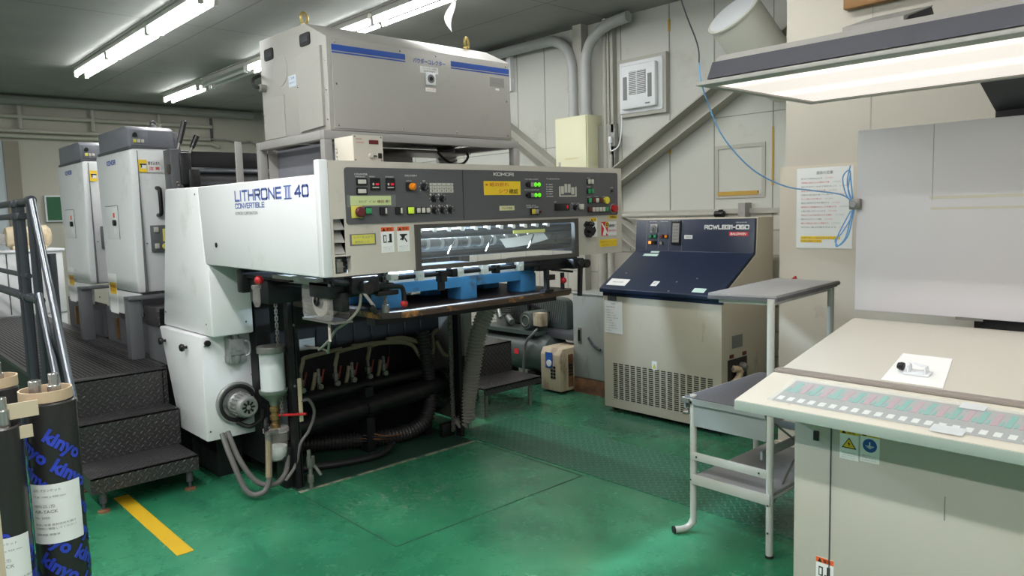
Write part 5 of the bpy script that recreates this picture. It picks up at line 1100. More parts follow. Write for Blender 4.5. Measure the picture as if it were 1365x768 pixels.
# ================================================================ printing towers behind the delivery
def tower(label, dy, far):
    t = thing('printing_tower', label, 'printing tower', (2.5, 6.0+dy, 0.66))
    def Y(y): return y+dy
    prof = [(Y(5.62), 1.10), (Y(5.565), 2.105), (Y(6.42), 2.115), (Y(6.37), 1.10)]
    B().prism([(Y(5.63), 0.93), (Y(5.621), 1.098), (Y(6.369), 1.098), (Y(6.36), 0.93)], 'X', 1.60, 1.63, 0.004).build('tower_cover', 'white_paint', t)
    B().prism(prof, 'X', 1.60, 1.98, 0.03).build('tower_cover', 'white_paint', t)
    B().box(1.98, 3.3, Y(5.68), Y(6.3), 0.66, 1.95).build('tower_body', 'dark_grey', t)
    # door seam on the near face, catches
    B().prism([(1.648, 2.09), (1.651, 2.09), (1.655, 1.11), (1.652, 1.11)], 'Y', Y(5.562), Y(5.64)).build('door_seam', 'dark_grey', t)
    screws([(1.68, Y(5.60)-0.005, 1.45), (1.665, Y(5.622), 0.99)], 'dull_steel', t)
    # front inspection door on the operator side
    for a in (0,):
        B().box(1.597, 1.60, Y(5.93), Y(6.24), 1.48, 1.72, 0.001).build('hatch', 'white_paint', t)
        b = B().box(1.5955, 1.5975, Y(5.93), Y(6.24), 1.722, 1.725).box(1.5955, 1.5975, Y(5.926), Y(5.929), 1.48, 1.72); b.build('hatch_gap', 'dark_grey', t)
    s = B().flat((1.597, Y(6.03), 1.60), LR, UP, 0.05, 0.16).build('switch_plate', 'paper_white', t)
    B().flat((1.5955, Y(6.03), 1.655), LR, UP, 0.04, 0.035).build('orange_mark', 'label_orange', s)
    B().lathe([(0.022, 0), (0.022, 0.018), (0, 0.02)], (1.5955, Y(6.0), 1.60), (-1, 0, 0), 16).build('rotary_switch', 'black_plastic', s)
    B().strokes('KOMORI', (1.60, Y(6.12), 2.015), LR, UP, 0.035, 0.215, 0.2).build('lettering', 'print_blue', t)
    s = B().flat((1.60, Y(6.22), 1.07), LR, UP, 0.20, 0.30).build('paper_label', 'paper_white', t)
    B().flat((1.5985, Y(6.21), 1.11), LR, UP, 0.165, 0.085).build('orange_field', 'label_yellow', s)
    B().text('注意 高速回転', (1.597, Y(6.21), 1.125), LR, UP, 0.022, 0.14, 'C').text('手を入れないこと', (1.597, Y(6.21), 1.095), LR, UP, 0.02, 0.14, 'C').build('lettering', 'print_red', s)
    # yellow warning sign on the near face
    yf = Y(5.565)-0.002
    s = B().flat((1.679, yf, 1.985), R3, UP, 0.055, 0.085).build('yellow_sign', 'label_yellow', t)
    B().flat((1.683, yf-0.0013, 1.985), R3, UP, 0.036, 0.036).build('pictogram', 'paper_white', s); B().flat((1.681, yf-0.002, 1.996), R3, UP, 0.040, 0.010).flat((1.669, yf-0.002, 1.985), R3, UP, 0.008, 0.024).build('pictogram', 'print_black', s)
    if not far:
        s = B().flat((1.753, yf, 1.985), R3, UP, 0.09, 0.085).build('white_sign', 'paper_white', t)
        B().text('巻き込まれ', (1.753, yf-0.0013, 2.005), R3, UP, 0.024, 0.080, 'C', bold=0.02).build('lettering', 'print_black', s)
        B().text('注 意', (1.753, yf-0.0013, 1.968), R3, UP, 0.026, 0.070, 'C', bold=0.02).build('lettering', 'print_red', s)
    # handle and hand control
    h = B().tube([(1.765, Y(5.585), 1.835), (1.768, Y(5.545), 1.83), (1.770, Y(5.535), 1.80), (1.770, Y(5.535), 1.68), (1.768, Y(5.545), 1.65), (1.765, Y(5.60), 1.645)], 0.014, 10, 5).build('door_handle', 'black_plastic', t)
    k = B().box(1.705, 1.83, Y(5.575), Y(5.60), 1.39, 1.575, 0.004).build('control_plate', 'bracket_grey', t)
    for zz in (1.545, 1.43): B().box(1.722, 1.752, Y(5.562), Y(5.576), zz-0.018, zz+0.018, 0.003).build('push_button', 'white_button', k)
    B().lathe([(0.024, 0), (0.024, 0.02), (0, 0.022)], (1.795, Y(5.575), 1.425), N3, 18).box(1.78, 1.82, Y(5.565), Y(5.576), 1.46, 1.55, 0.003).build('yellow_button', 'label_pale_yellow', k)
    # grey box on top
    B().prism([(Y(5.60), 2.115), (Y(5.60), 2.235), (Y(5.66), 2.262), (Y(6.31), 2.262), (Y(6.31), 2.115)], 'X', 1.605, 1.91, 0.006).build('top_box', 'tower_grey', t)
    B().box(1.91, 1.975, Y(5.70), Y(6.3), 2.10, 2.24, 0.005).build('top_box_end', 'tower_grey', t)
    B().box(1.60, 1.95, Y(5.59), Y(6.34), 2.10, 2.118).build('top_flange', 'dark_grey', t)
    k = B().box(1.625, 1.735, Y(5.592), Y(5.60), 2.128, 2.232, 0.002).build('switch_panel', 'tower_grey', t)
    B().lathe([(0.014, 0), (0.014, 0.018), (0, 0.02)], (1.648, Y(5.592), 2.20), N3, 14).box(1.634, 1.662, Y(5.580), Y(5.592), 2.185, 2.197).build('selector', 'black_plastic', k)
    for i, m in enumerate(('label_pale_yellow', 'white_button', 'white_button')): B().box(1.637+i*0.025, 1.657+i*0.025, Y(5.582), Y(5.592), 2.145, 2.168, 0.002).build('push_button', m, k)
    B().lathe([(0.03, 0), (0.035, 0.015), (0.02, 0.035), (0, 0.04)], (1.84, Y(5.8), 2.262), UP, 16).torus((1.84, Y(5.8), 2.30), (0, 1, 0), 0.02, 0.008, 16, 6).build('lifting_eye', 'dark_grey', t)
    # base bracket with the grey column down to the platform
    B().box(1.50, 1.585, Y(5.505), Y(5.60), 0.66, 1.07, 0.004).box(1.50, 1.98, Y(5.485), Y(5.60), 1.07, 1.092, 0.003).build('base_bracket', 'bracket_grey', t)
    B().box(1.66, 1.70, Y(5.55), Y(6.7), 0.66, 0.93).build('base_panel', 'dark_grey', t)
    B().box(1.68, 3.3, Y(5.56), Y(6.75), 0.0, 0.655).build('filler_pedestal', 'black_sheet', t)  # dark block added below the tower to hide the lit floor
    B().box(1.64, 1.67, Y(6.36), Y(6.40), 0.70, 0.86).build('brass_strip', 'brass', t)
    return t
tower('nearer white printing tower with a yellow and white warning sign and black handle', 0.0, False)
tower('farther white printing tower partly hidden behind the nearer one, small yellow sign only', 1.27, True)
t = thing('transfer_unit', 'dark roller unit with black levers between the white tower and the delivery', 'press unit', (2.6, 5.3, 0.66))
B().box(1.96, 3.4, 5.14, 5.54, 0.0, 1.78).build('body', 'black_sheet', t)
B().box(1.605, 1.955, 5.14, 5.54, 0.0, 0.655).build('filler_bed', 'black_sheet', t)  # black infill added to keep the gap beside the steps dark
B().box(1.765, 1.84, 5.26, 5.40, 1.10, 2.08, 0.006).build('side_bracket', 'dark_grey', t)
B().box(1.86, 3.4, 5.42, 5.55, 1.96, 2.085, 0.004).build('upper_guard', 'black_metal', t)
B().cyl((1.83, 5.38, 1.945), (3.4, 5.38, 1.945), 0.024, n=24).build('chrome_roller', 'chrome', t)
B().cyl((1.83, 5.36, 1.85), (3.4, 5.36, 1.85), 0.06, n=24).build('black_roller', 'black_rubber', t)
B().box(1.80, 3.4, 5.30, 5.34, 1.845, 1.868).build('scraper_bar', 'dark_grey', t)
B().box(1.82, 1.90, 5.25, 5.36, 1.84, 2.06, 0.012).cyl((1.76, 5.3, 1.95), (1.86, 5.3, 1.95), 0.035, n=16).box(1.87, 1.95, 5.24, 5.34, 1.78, 1.95, 0.012).build('lever_bearing', 'black_metal', t)
for p, q in (((1.825, 5.3, 2.06), (1.885, 5.3, 2.27)), ((1.90, 5.28, 2.06), (1.955, 5.28, 2.175))):
    p, q = V(p), V(q); k = B().cyl(p, p.lerp(q, 0.35), 0.009, n=10).build('lever_rod', 'dull_steel', t)
    B().cyl(p.lerp(q, 0.3), q, 0.016, 0.019, n=14).build('lever_grip', 'black_plastic', k); B().lathe([(0.012, 0), (0.010, 0.006), (0, 0.007)], q, q-p, 12).build('lever_cap', 'steel', k)
b = B()
for i in range(7): b.sphere((1.80+0.004*(i % 2), 5.26, 1.86-i*0.022), 0.009, 8)
b.build('bead_chain', 'dull_steel', t)
t = thing('step_box', 'raised tread plate box beside the nearer white tower foot', 'step', (1.78, 5.35, 0.66))
B().box(1.60, 1.90, 5.24, 5.50, 0.90, 1.03, 0.003).build('plate_box', 'tread_plate', t)
B().box(1.615, 1.885, 5.236, 5.241, 0.91, 1.02).build('end_opening', 'black_plastic', t)
B().box(1.61, 1.94, 5.14, 5.50, 0.66, 0.90).build('skirt', 'bracket_grey', t)

# ---------------------------------------------------------------- platform, steps, railing
t = thing('platform', 'dark ribbed walkway platform running back along the white towers', 'platform', (1.3, 7.2, 0))
b = B().box(0.90, 1.60, 5.14, 5.50, 0.635, 0.66).box(0.90, 1.655, 5.50, 9.1, 0.635, 0.66); b.build('deck', 'tread_plate', t)
b = B()
for i in range(26): b.box(0.93+i*0.025, 0.936+i*0.025, 5.16, 9.08, 0.66, 0.6625)
b.build('ribs', 'black_rubber', t)
B().box(1.575, 1.60, 5.14, 9.1, 0, 0.634).build('side_skirt', 'black_metal', t)
B().box(0.92, 0.95, 5.2, 9.1, 0, 0.635).box(0.95, 1.56, 5.2, 5.23, 0.0, 0.635).build('frame', 'black_metal', t)
t = thing('steel_steps', 'three black tread plate steps leading up to the walkway beside the press', 'steps', (1.25, 4.75, 0))
for i, (y0, y1, z, x1) in enumerate(((4.50, 4.84, 0.21, 1.545), (4.83, 5.02, 0.435, 1.56), (5.02, 5.11, 0.66, 1.565))):
    B().box(0.965, x1, y0, y1+0.02, z-0.012, z, 0.002).build('tread', 'tread_plate', t)
    B().box(0.965, x1, y0, y0+0.008, z-(0.09 if i == 0 else 0.225), z, 0.0).build('riser', 'tread_plate', t)
for x in (0.965, 1.535): B().prism([(4.51, 0.12), (4.51, 0.2), (4.84, 0.2), (4.84, 0.42), (5.02, 0.42), (5.02, 0.65), (5.1, 0.65), (5.1, 0.4), (4.8, 0.12)], 'X', x, x+0.006).build('side_plate', 'tread_plate', t)
for x in (1.03, 1.50):
    for y in (4.54, 4.98):
        k = B().lathe([(0.02, 0.05), (0.02, 0.13)], (x, y, 0), UP, 12).cyl((x, y, 0.01), (x, y, 0.06), 0.009, n=8).build('leg', 'dark_grey', t)
        B().lathe([(0.0, 0), (0.034, 0), (0.032, 0.008), (0.012, 0.014), (0, 0.014)], (x, y, 0), UP, 16).build('foot_pad', 'rust', k)
t = thing('railing', 'grey pipe safety railing with a sloping handrail at the left of the steps', 'railing', (0.892, 5.3, 0.66))
def pipe(name, p, r=0.021, m='rail_dark'): return B().tube(p, r, 12).build(name, m, t)
pipe('handrail', [(0.892, 4.94, 1.74), (0.892, 4.36, 0.68)], 0.020, 'chrome'); pipe('handrail_clamp', [(0.892, 5.02, 1.74), (0.892, 4.94, 1.74)], 0.026)
pipe('lower_handrail', [(0.892, 4.98, 1.22), (0.892, 4.55, 0.45)], 0.020, 'chrome')
pipe('top_rail', [(0.892, 4.98, 1.735), (0.892, 9.5, 1.735)]); pipe('second_rail', [(0.892, 5.25, 1.655), (0.892, 9.5, 1.655)], 0.018)
pipe('mid_rail', [(0.892, 5.2, 1.30), (0.892, 9.5, 1.30)], 0.016); pipe('lower_rail', [(0.892, 4.95, 1.17), (0.892, 9.5, 1.17)], 0.026)
for y in (4.98, 5.30, 5.42, 7.2, 9.0): pipe('post', [(0.892, y, 0.66), (0.892, y, 1.73)], 0.024)
for y in (5.30, 5.42):
    for z in (1.655, 1.73, 1.17): B().box(0.862, 0.922, y-0.03, y+0.03, z-0.02, z+0.02, 0.005).build('clamp', 'rail_dark', t)
pipe('stair_post', [(0.935, 4.80, 0.44), (0.935, 4.80, 1.44)], 0.024)

# ---------------------------------------------------------------- wrapped blanket rolls in their beige rack
def roll(label, cx, cy, top, r=0.066, lab=True, jmax=14):
    t = thing('blanket_roll', label, 'roll', (cx, cy, 0.0), 'wrapped rolls in the rack')
    B().lathe([(0.0, 0.03), (r, 0.03), (r+0.001, 0.4), (r-0.001, 0.8), (r, top), (r-0.006, top+0.004), (r-0.008, top-0.03), (0.0, top-0.03)], (cx, cy, 0), UP, 36).build('wrapper', 'wrap_black', t)
    def onto(a0, z0, ang):
        ca, sa = math.cos(ang), math.sin(ang)
        def f(a, c):
            u = a*ca-c*sa; v = a*sa+c*ca; th = a0+u/r
            return V((cx+(r+0.0018)*math.cos(th), cy+(r+0.0018)*math.sin(th), z0+v))
        return f
    base = math.atan2(-cy, -cx)              # side facing the room's aisle
    b = B(); ang = math.radians(-40); dx, dy = math.cos(ang), math.sin(ang)
    for i in range(-9, 10):
        for j in range(-jmax, jmax+1):
            along = 0.132*i+(0.066 if j % 2 else 0.0); across = 0.058*j
            uu = along*dx-across*dy; vv = along*dy+across*dx+0.55
            if abs(uu) > 1.55*r or not (0.10 < vv < top-0.055): continue
            if lab and abs(vv-(0.66 if top > 1.1 else 0.58)) < 0.10 and False: continue
            b.text('kinyo', (0, 0, 0), R3, UP, 0.050, 0.116, 'C', bold=0.045, shear=-0.1, fn=onto(base+uu/r, vv, ang))
    b.build('printed_lettering', 'wrap_blue', t)
    if lab:
        zc = 0.80 if top > 1.1 else 0.70
        s = B().sheet(lambda u, v: V((cx+(r+0.0028)*math.cos(base-1.15+u*2.05), cy+(r+0.0028)*math.sin(base-1.15+u*2.05), zc-0.085+0.17*v)), 16, 2).build('paper_label', 'paper_white', t)
        b = B()
        def flat(z): 
            return lambda a, c: V((cx+(r+0.0042)*math.cos(base-0.95+a/r), cy+(r+0.0042)*math.sin(base-0.95+a/r), z+c))
        for tx, z, h, w in (('品名 ブランケット', 0.065, 0.008, 0.07), ('寸法 1060 x 920 mm', 0.048, 0.006, 0.08), ('KINYO CO. LTD.', 0.020, 0.008, 0.055), ('AIR-TACK', 0.004, 0.009, 0.06), ('No. 2350', -0.012, 0.006, 0.04), ('取扱い注意 直射日光を避け', -0.032, 0.006, 0.10), ('冷暗所に保管してください', -0.043, 0.006, 0.10), ('品質保証 検査済', -0.060, 0.006, 0.06)):
            b.text(tx, (0, 0, 0), R3, UP, h, w, fn=flat(zc+z))
        b.build('lettering', 'print_grey', s)
    for (dx, dy, rr, h) in ((0.012, -0.012, 0.017, 0.045), (0.012, -0.012, 0.013, 0.078), (-0.03, 0.012, 0.016, 0.060)):
        B().lathe([(0, -0.03), (rr, -0.03), (rr, h), (rr-0.002, h+0.002), (rr*0.7, h+0.002), (rr*0.7, h-0.01), (0, h-0.01)], (cx+dx, cy+dy, top), UP, 20).build('bar_end', 'steel', t)
    return t
roll('front black wrapped roll with blue lettering and a white paper label', 0.435, 2.42, 1.105)
roll('black wrapped roll standing behind the front labelled roll, steel ends showing', 0.345, 2.72, 1.11, lab=False)
roll('black wrapped roll left of the front roll, half hidden by the beige rack', 0.30, 2.36, 1.07, 0.055, True, 3)
roll('black wrapped roll at the left frame edge with bright steel bar ends', 0.21, 2.62, 1.10, 0.055, False)
t = thing('roll_rack', 'beige banded rack holding the black wrapped rolls at the left edge', 'rack', (0.28, 2.45, 0))
def hoop(cx, cy, z, r=0.062, w=0.030):
    return B().lathe([(r, 0), (r+0.004, 0), (r+0.004, w), (r, w), (r, 0)], (cx, cy, z), UP, 32, caps=False).build('hoop', 'cardboard', t)
hoop(0.428, 2.425, 1.112); hoop(0.345, 2.72, 1.117); hoop(0.21, 2.62, 1.107, 0.052)
for (c_, w_, h_, k_) in (((0.235, 2.345, 1.108), 0.32, 0.042, 0.03), ((0.225, 2.325, 1.052), 0.30, 0.034, 0.05), ((0.26, 2.64, 1.122), 0.16, 0.034, 0.1)): B().obox(c_, w_, 0.006, h_, (1, k_, 0), UP).build('band', 'rack_beige', t)
B().box(0.12, 0.47, 2.30, 2.80, 0.0, 0.03).box(0.13, 0.16, 2.295, 2.35, 0.0, 1.13).build('rack_frame', 'rack_beige', t)
B().box(0.195, 0.232, 1.90, 1.92, 0.0, 1.12).build('front_post', 'rack_beige', t)

# ================================================================ along the right wall
t = thing('chiller', 'beige floor chiller with sloping navy blue control top and slotted front', 'chiller', (4.85, 3.32, 0))
CX0, CX1, CY0, CY1 = 4.50, 5.20, 2.79, 3.85
B().prism([(CX0, 0.038), (CX0, 0.945), (CX0+0.03, 0.99), (CX0+0.46, 1.245), (CX0+0.475, 1.512), (CX1, 1.512), (CX1, 0.038)], 'Y', CY0, CY1, 0.004).build('body', 'chiller_beige', t)
B().prism([(CX0-0.03, 0.955), (CX0-0.03, 0.985), (CX0+0.43, 1.255), (CX0+0.45, 1.505), (CX0+0.474, 1.505), (CX0+0.458, 1.243), (CX0+0.02, 0.955)], 'Y', CY0+0.006, CY1+0.012, 0.003).build('control_cover', 'navy', t)
B().box(CX0-0.003, CX0+0.02, CY0-0.002, CY1, 0.925, 0.953).build('shadow_gap', 'navy', t)
u1 = (V((0.02, 0, 0.25))).normalized(); nn = V((-u1.z, 0, u1.x))          # upper panel's up direction
def cp(y, z): f = (z-1.255)/0.25; return V((CX0+0.43+0.02*f, y, z))
B().strokes('RCWL831-060', cp(3.215, 1.426), LR, u1, 0.034, 0.375, 0.24).text('CIRCULATOR', cp(2.95, 1.473), LR, u1, 0.008, 0.09).build('lettering', 'print_white', t)
k = B().flat(cp(2.925, 1.393), LR, u1, 0.155, 0.03).build('red_badge', 'print_red', t)
B().text('BALDWIN', cp(2.925, 1.393)+nn*0.0013, LR, u1, 0.018, 0.13, 'C', bold=0.03, shear=0.15).build('lettering', 'print_white', k)
k = B().flat(cp(3.685, 1.435), LR, u1, 0.066, 0.066, 0.003).build('temperature_dial', 'white_button', t)
B().lathe([(0.028, 0), (0.028, 0.012), (0.012, 0.014), (0.012, 0.02), (0, 0.02)], cp(3.685, 1.435)+nn*0.003, nn, 24).build('dial_knob', 'grille_dark', k)
for (y, z, m) in ((3.712, 1.372, 'green_button'), (3.668, 1.372, 'green_button'), (3.715, 1.322, 'amber_glow'), (3.668, 1.322, 'black_plastic'), (3.60, 1.372, 'dark_red'), (3.56, 1.372, 'orange_knob'), (3.605, 1.318, 'box_grey')):
    k = B().flat(cp(y, z), LR, u1, 0.030, 0.030, 0.004).build('button_frame', 'black_plastic', t); B().flat(cp(y, z)+nn*0.004, LR, u1, 0.022, 0.022, 0.006).build('button_cap', m, k)
k = B().flat(cp(3.465, 1.40), LR, u1, 0.085, 0.18, 0.012).build('chart_window', 'black_plastic', t)
B().flat(cp(3.465, 1.40)+nn*0.012, LR, u1, 0.062, 0.15, 0.001).build('chart', 'box_grey', k)
b = B()
for i in range(5): b.flat(cp(3.465, 1.35+i*0.025)+nn*0.0132, LR, u1, 0.045, 0.008, 0.0006)
b.build('chart_rows', 'print_grey', k)
b = B()
for y in (3.755, 3.635, 3.535, 3.415): b.flat(cp(y, 1.38), LR, u1, 0.002, 0.24, 0.0006)
b.build('divider_lines', 'box_grey', t)
b = B()
for y, tx in ((3.69, 'TEMP. CONTROL'), (3.585, 'CIRCULATION'), (3.475, 'CHECK DISPLAY')): b.text(tx, cp(y, 1.490), LR, u1, 0.007, 0.075, 'C')
b.build('lettering', 'print_white', t)
s = B().flat(cp(3.355, 1.368), LR, u1, 0.075, 0.03).build('label', 'paper_white', t); B().text('運転中', cp(3.355, 1.368)+nn*0.0013, LR, u1, 0.012, 0.05, 'C').build('lettering', 'print_grey', s)
us = V((0.46, 0, 0.27)).normalized(); ns = V((-us.z, 0, us.x))
def sp(y, f): return V((CX0-0.03+0.46*f, y, 0.985+0.27*f))
s = B().flat(sp(3.735, 0.17), LR, us, 0.185, 0.085).build('paper_label', 'paper_white', t); 
B().text('薬品注意', sp(3.735, 0.17)+ns*0.0013, LR, us, 0.014, 0.10, 'C').build('lettering', 'print_grey', s)
for (y_, f_, w_, h_) in ((3.67, 0.89, 0.14, 0.032), (3.655, 0.97, 0.08, 0.02), (2.98, 0.10, 0.10, 0.05)): B().flat(sp(y_, f_), LR, us, w_, h_).build('label', 'light_green', t)
s = B().flat(sp(3.39, 0.19), LR, us, 0.055, 0.06).build('label', 'paper_white', t); B().text('C', sp(3.39, 0.19)+ns*0.0013, LR, us, 0.022, 0.02, 'C').build('lettering', 'print_black', s)
b = B()
for (y, f) in ((3.075, 0.36), (3.22, 0.04), (3.22, 0.26), (3.74, 0.4)): b.flat(sp(y, f), LR, us, 0.012, 0.012)
b.build('paint_specks', 'box_grey', t)
sl = B()
for c in range(16):
    y1 = 3.755-c*0.057
    if y1 < 2.86: break
    for r in range(19): sl.box(CX0-0.0015, CX0+0.004, y1-0.040, y1, 0.115+r*0.0152, 0.115+r*0.0152+0.0075)
sl.build('vent_slots', 'black_plastic', t)
s = B().flat((CX0, 3.36, 0.425), LR, UP, 0.045, 0.07).build('warning_label', 'paper_white', t); B().poly([(CX0-0.0015, 3.378, 0.405), (CX0-0.0015, 3.342, 0.405), (CX0-0.0015, 3.36, 0.44)], 0.0008).build('alert_triangle', 'label_pale_yellow', s)
B().flat((CX0, 3.76, 0.905), LR, UP, 0.09, 0.045).build('nameplate', 'bracket_grey', t)
B().flat((4.70, CY0, 0.645), R3, UP, 0.14, 0.09).build('rating_plate', 'grille_dark', t)
k = B().box(4.575, 4.83, CY0-0.002, CY0+0.02, 0.30, 0.525).build('service_opening', 'black_plastic', t)
B().tube([(4.60, 2.785, 0.34), (4.66, 2.765, 0.38), (4.69, 2.76, 0.44), (4.63, 2.78, 0.46)], 0.022, 10, 6, rf=lambda i: 1+0.15*(i % 2)).build('hose', 'cardboard', k)
B().lathe([(0.03, 0), (0.03, 0.03), (0.015, 0.05), (0, 0.05)], (4.75, CY0, 0.46), N3, 14).cyl((4.62, CY0-0.01, 0.46), (4.80, CY0-0.01, 0.42), 0.01, n=8).build('valve', 'dull_steel', k)
for x_ in (4.60, 4.77): B().box(x_, x_+0.05, CY0-0.004, CY0, 0.535, 0.56).build('red_tag', 'dark_red', t)
for (x, y) in ((4.56, 2.85), (4.56, 3.78), (5.1, 2.85), (5.1, 3.78)):
    B().cyl((x-0.012, y, 0.024), (x+0.012, y, 0.024), 0.024, n=16).build('caster', 'caster_black', t)
# taped check sheet on the chiller
s = tag(B().flat((CX0-0.001, 3.745, 0.76), LR, UP, 0.175, 0.255).build('check_sheet', 'paper_white'), 'white printed check sheet taped on the front left of the beige chiller', 'paper')
b = B().text('点検表', (CX0-0.0035, 3.745, 0.865), LR, UP, 0.012, 0.04, 'C').text('循環装置 温度 確認', (CX0-0.0035, 3.82, 0.835), LR, UP, 0.009, 0.09)
for i in range(9): b.text('毎朝 始業前 に 水位 確認 記入'[i:i+10], (CX0-0.0035, 3.82, 0.81-i*0.02), LR, UP, 0.008, 0.06+0.02*(i % 4))
b.build('lettering', 'print_grey', s)

# grey locker, dryer, compressor
t = thing('steel_locker', 'weathered grey steel locker with rusty base between dryer and chiller', 'locker', (5.05, 4.2, 0))
B().box(4.82, 5.35, 3.93, 4.47, 0.0, 0.868, 0.004).build('body', 'locker_grey', t)
B().box(4.805, 4.82, 3.95, 4.46, 0.14, 0.855, 0.003).build('door', 'locker_grey', t)
B().box(4.803, 4.815, 3.94, 4.465, 0.0, 0.13).build('rusty_base', 'rust', t)
k = B().box(4.798, 4.806, 4.365, 4.405, 0.44, 0.58, 0.003).build('handle_plate', 'dull_steel', t); B().box(4.796, 4.799, 4.375, 4.398, 0.46, 0.56).build('finger_slot', 'black_plastic', k)
B().box(4.81, 5.35, 3.92, 4.48, 0.868, 0.88, 0.003).build('top', 'locker_grey', t)
B().tube([(4.80, 4.28, 0.50), (4.795, 4.22, 0.44), (4.79, 4.14, 0.41)], 0.011, 8, 5).build('hose', 'cable_dark', t)
tag(B().box(4.95, 5.15, 3.92, 4.02, 0.88, 0.93, 0.01).build('spray_can_box', 'box_grey'), 'small grey box on top of the weathered locker beside the navy chiller top', 'box')
t = thing('air_dryer', 'cream box shaped air dryer with blue gauge panel standing before the compressor', 'air dryer', (4.79, 4.59, 0))
B().prism([(4.63, 0.02), (4.63, 0.34), (4.66, 0.395), (4.95, 0.40), (4.95, 0.02)], 'Y', 4.46, 4.70, 0.006).build('case', 'dirty_cream', t)
B().flat((4.63, 4.595, 0.29), LR, UP, 0.085, 0.14, 0.004).build('blue_panel', 'sign_blue', t); B().lathe([(0.03, 0), (0.03, 0.006), (0, 0.006)], (4.625, 4.59, 0.265), (-1, 0, 0), 20).build('gauge', 'vent_white', t)
b = B()
for r in range(4):
    for c in range(2): b.box(4.627, 4.632, 4.52+c*0.032, 4.545+c*0.032, 0.13+r*0.03, 0.152+r*0.03)
b.build('vent_slots', 'black_plastic', t)
b = B().box(4.73, 4.79, 4.457, 4.462, 0.05, 0.34); b.build('side_panel', 'rust', t)
b = B()
for r in range(4): b.box(4.735, 4.785, 4.455, 4.458, 0.15+r*0.028, 0.17+r*0.028)
b.build('side_slots', 'black_plastic', t)
t = thing('air_compressor', 'grey green air compressor on a horizontal tank behind the cream dryer', 'compressor', (4.9, 5.2, 0))
B().lathe([(0.0, 0), (0.10, 0.01), (0.17, 0.05), (0.19, 0.10), (0.19, 1.0), (0.17, 1.05), (0.1, 1.09), (0, 1.10)], (4.90, 4.72, 0.285), (0, 1, 0), 32).build('tank', 'compressor_green', t)
for y_ in (4.9, 5.5): B().box(4.75, 5.1, y_, y_+0.1, 0.0, 0.12).build('tank_foot', 'black_metal', t)
B().flat((4.707, 5.10, 0.30), LR, UP, 0.06, 0.05).build('red_mark', 'print_red', t)
B().box(4.72, 5.15, 4.85, 5.65, 0.465, 0.50).build('bed_plate', 'compressor_green', t)
B().lathe([(0.0, 0), (0.075, 0.0), (0.085, 0.02), (0.085, 0.24), (0.06, 0.27), (0, 0.27)], (4.72, 4.98, 0.595), (1, 0, 0), 28).box(4.76, 4.95, 4.92, 5.04, 0.50, 0.53).build('motor', 'compressor_green', t)
B().torus((4.718, 4.98, 0.595), (1, 0, 0), 0.05, 0.006, 20, 6).build('motor_ring', 'dull_steel', t)
B().box(4.73, 4.82, 4.79, 4.89, 0.555, 0.675, 0.005).build('switch_box', 'dirty_cream', t)
B().lathe([(0.0, 0), (0.075, 0), (0.075, 0.10), (0.09, 0.11), (0.09, 0.13), (0.06, 0.14), (0.06, 0.23), (0.07, 0.24), (0.07, 0.27), (0, 0.28)], (4.85, 5.42, 0.50), UP, 20).build('cylinder_block', 'alu_cast', t)
b = B()
for i in range(6): b.lathe([(0.10, 0), (0.10, 0.008)], (4.85, 5.42, 0.64+i*0.018), UP, 20)
b.cyl((4.77, 5.42, 0.72), (4.70, 5.30, 0.60), 0.018).cyl((4.80, 5.25, 0.55), (4.85, 5.4, 0.62), 0.03)
b.build('cooling_fins', 'alu_cast', t)
gp = [(4.72, 0.50), (4.72, 0.72), (4.735, 0.765), (4.78, 0.785), (5.62, 0.84), (5.68, 0.78), (5.68, 0.50)]
B().prism(gp, 'X', 5.00, 5.10, 0.012).build('belt_guard', 'compressor_green', t)
b = B()
for i in range(30): b.obox((4.995, 4.78+i*0.028, 0.66), 0.004, 0.006, 0.22, (0, 1, 0.2), (0, -0.2, 1))
b.build('guard_mesh', 'grille_dark', t)
B().torus((4.98, 5.35, 0.66), (1, 0, 0), 0.15, 0.012, 32, 8).build('flywheel', 'black_metal', t); B().obox((4.985, 5.15, 0.70), 0.45, 0.02, 0.016, (0, 1, 0.25), (0, -0.25, 1)).build('drive_belt', 'black_rubber', t)
B().tube([(4.76, 4.86, 0.53), (4.71, 4.88, 0.48), (4.69, 4.95, 0.40), (4.68, 4.97, 0.25), (4.68, 4.98, 0.10)], 0.012, 8, 6).build('cable', 'grey_hose', t)
B().box(4.85, 5.35, 4.48, 4.84, 0.44, 0.50, 0.005).build('side_tray', 'dark_grey', t)
tag(B().cyl((5.40, 4.62, 0), (5.40, 4.62, 1.53), 0.045).cyl((5.38, 4.50, 0), (5.38, 4.50, 1.53), 0.03).build('conduit_pipe', 'wall_trim'), 'two vertical beige pipes on the block wall behind the weathered locker', 'pipe')
t = thing('pipe_cluster', 'grey pipe fittings and valves on the floor behind the corrugated hose', 'pipework', (3.95, 5.2, 0.4))
B().cyl((3.98, 5.2, 0.3), (3.98, 5.2, 0.80), 0.03).cyl((3.90, 5.2, 0.55), (4.25, 5.3, 0.60), 0.025).cyl((3.95, 5.15, 0.62), (4.03, 5.05, 0.80), 0.03).build('pipes', 'dull_steel', t)
B().box(3.9, 4.1, 5.1, 5.35, 0.30, 0.50, 0.01).lathe([(0.05, 0), (0.05, 0.03)], (4.15, 5.2, 0.55), N3, 18).build('regulator', 'frame_grey', t)
B().box(3.85, 4.2, 5.05, 5.4, 0.0, 0.30, 0.01).build('support', 'frame_grey', t)
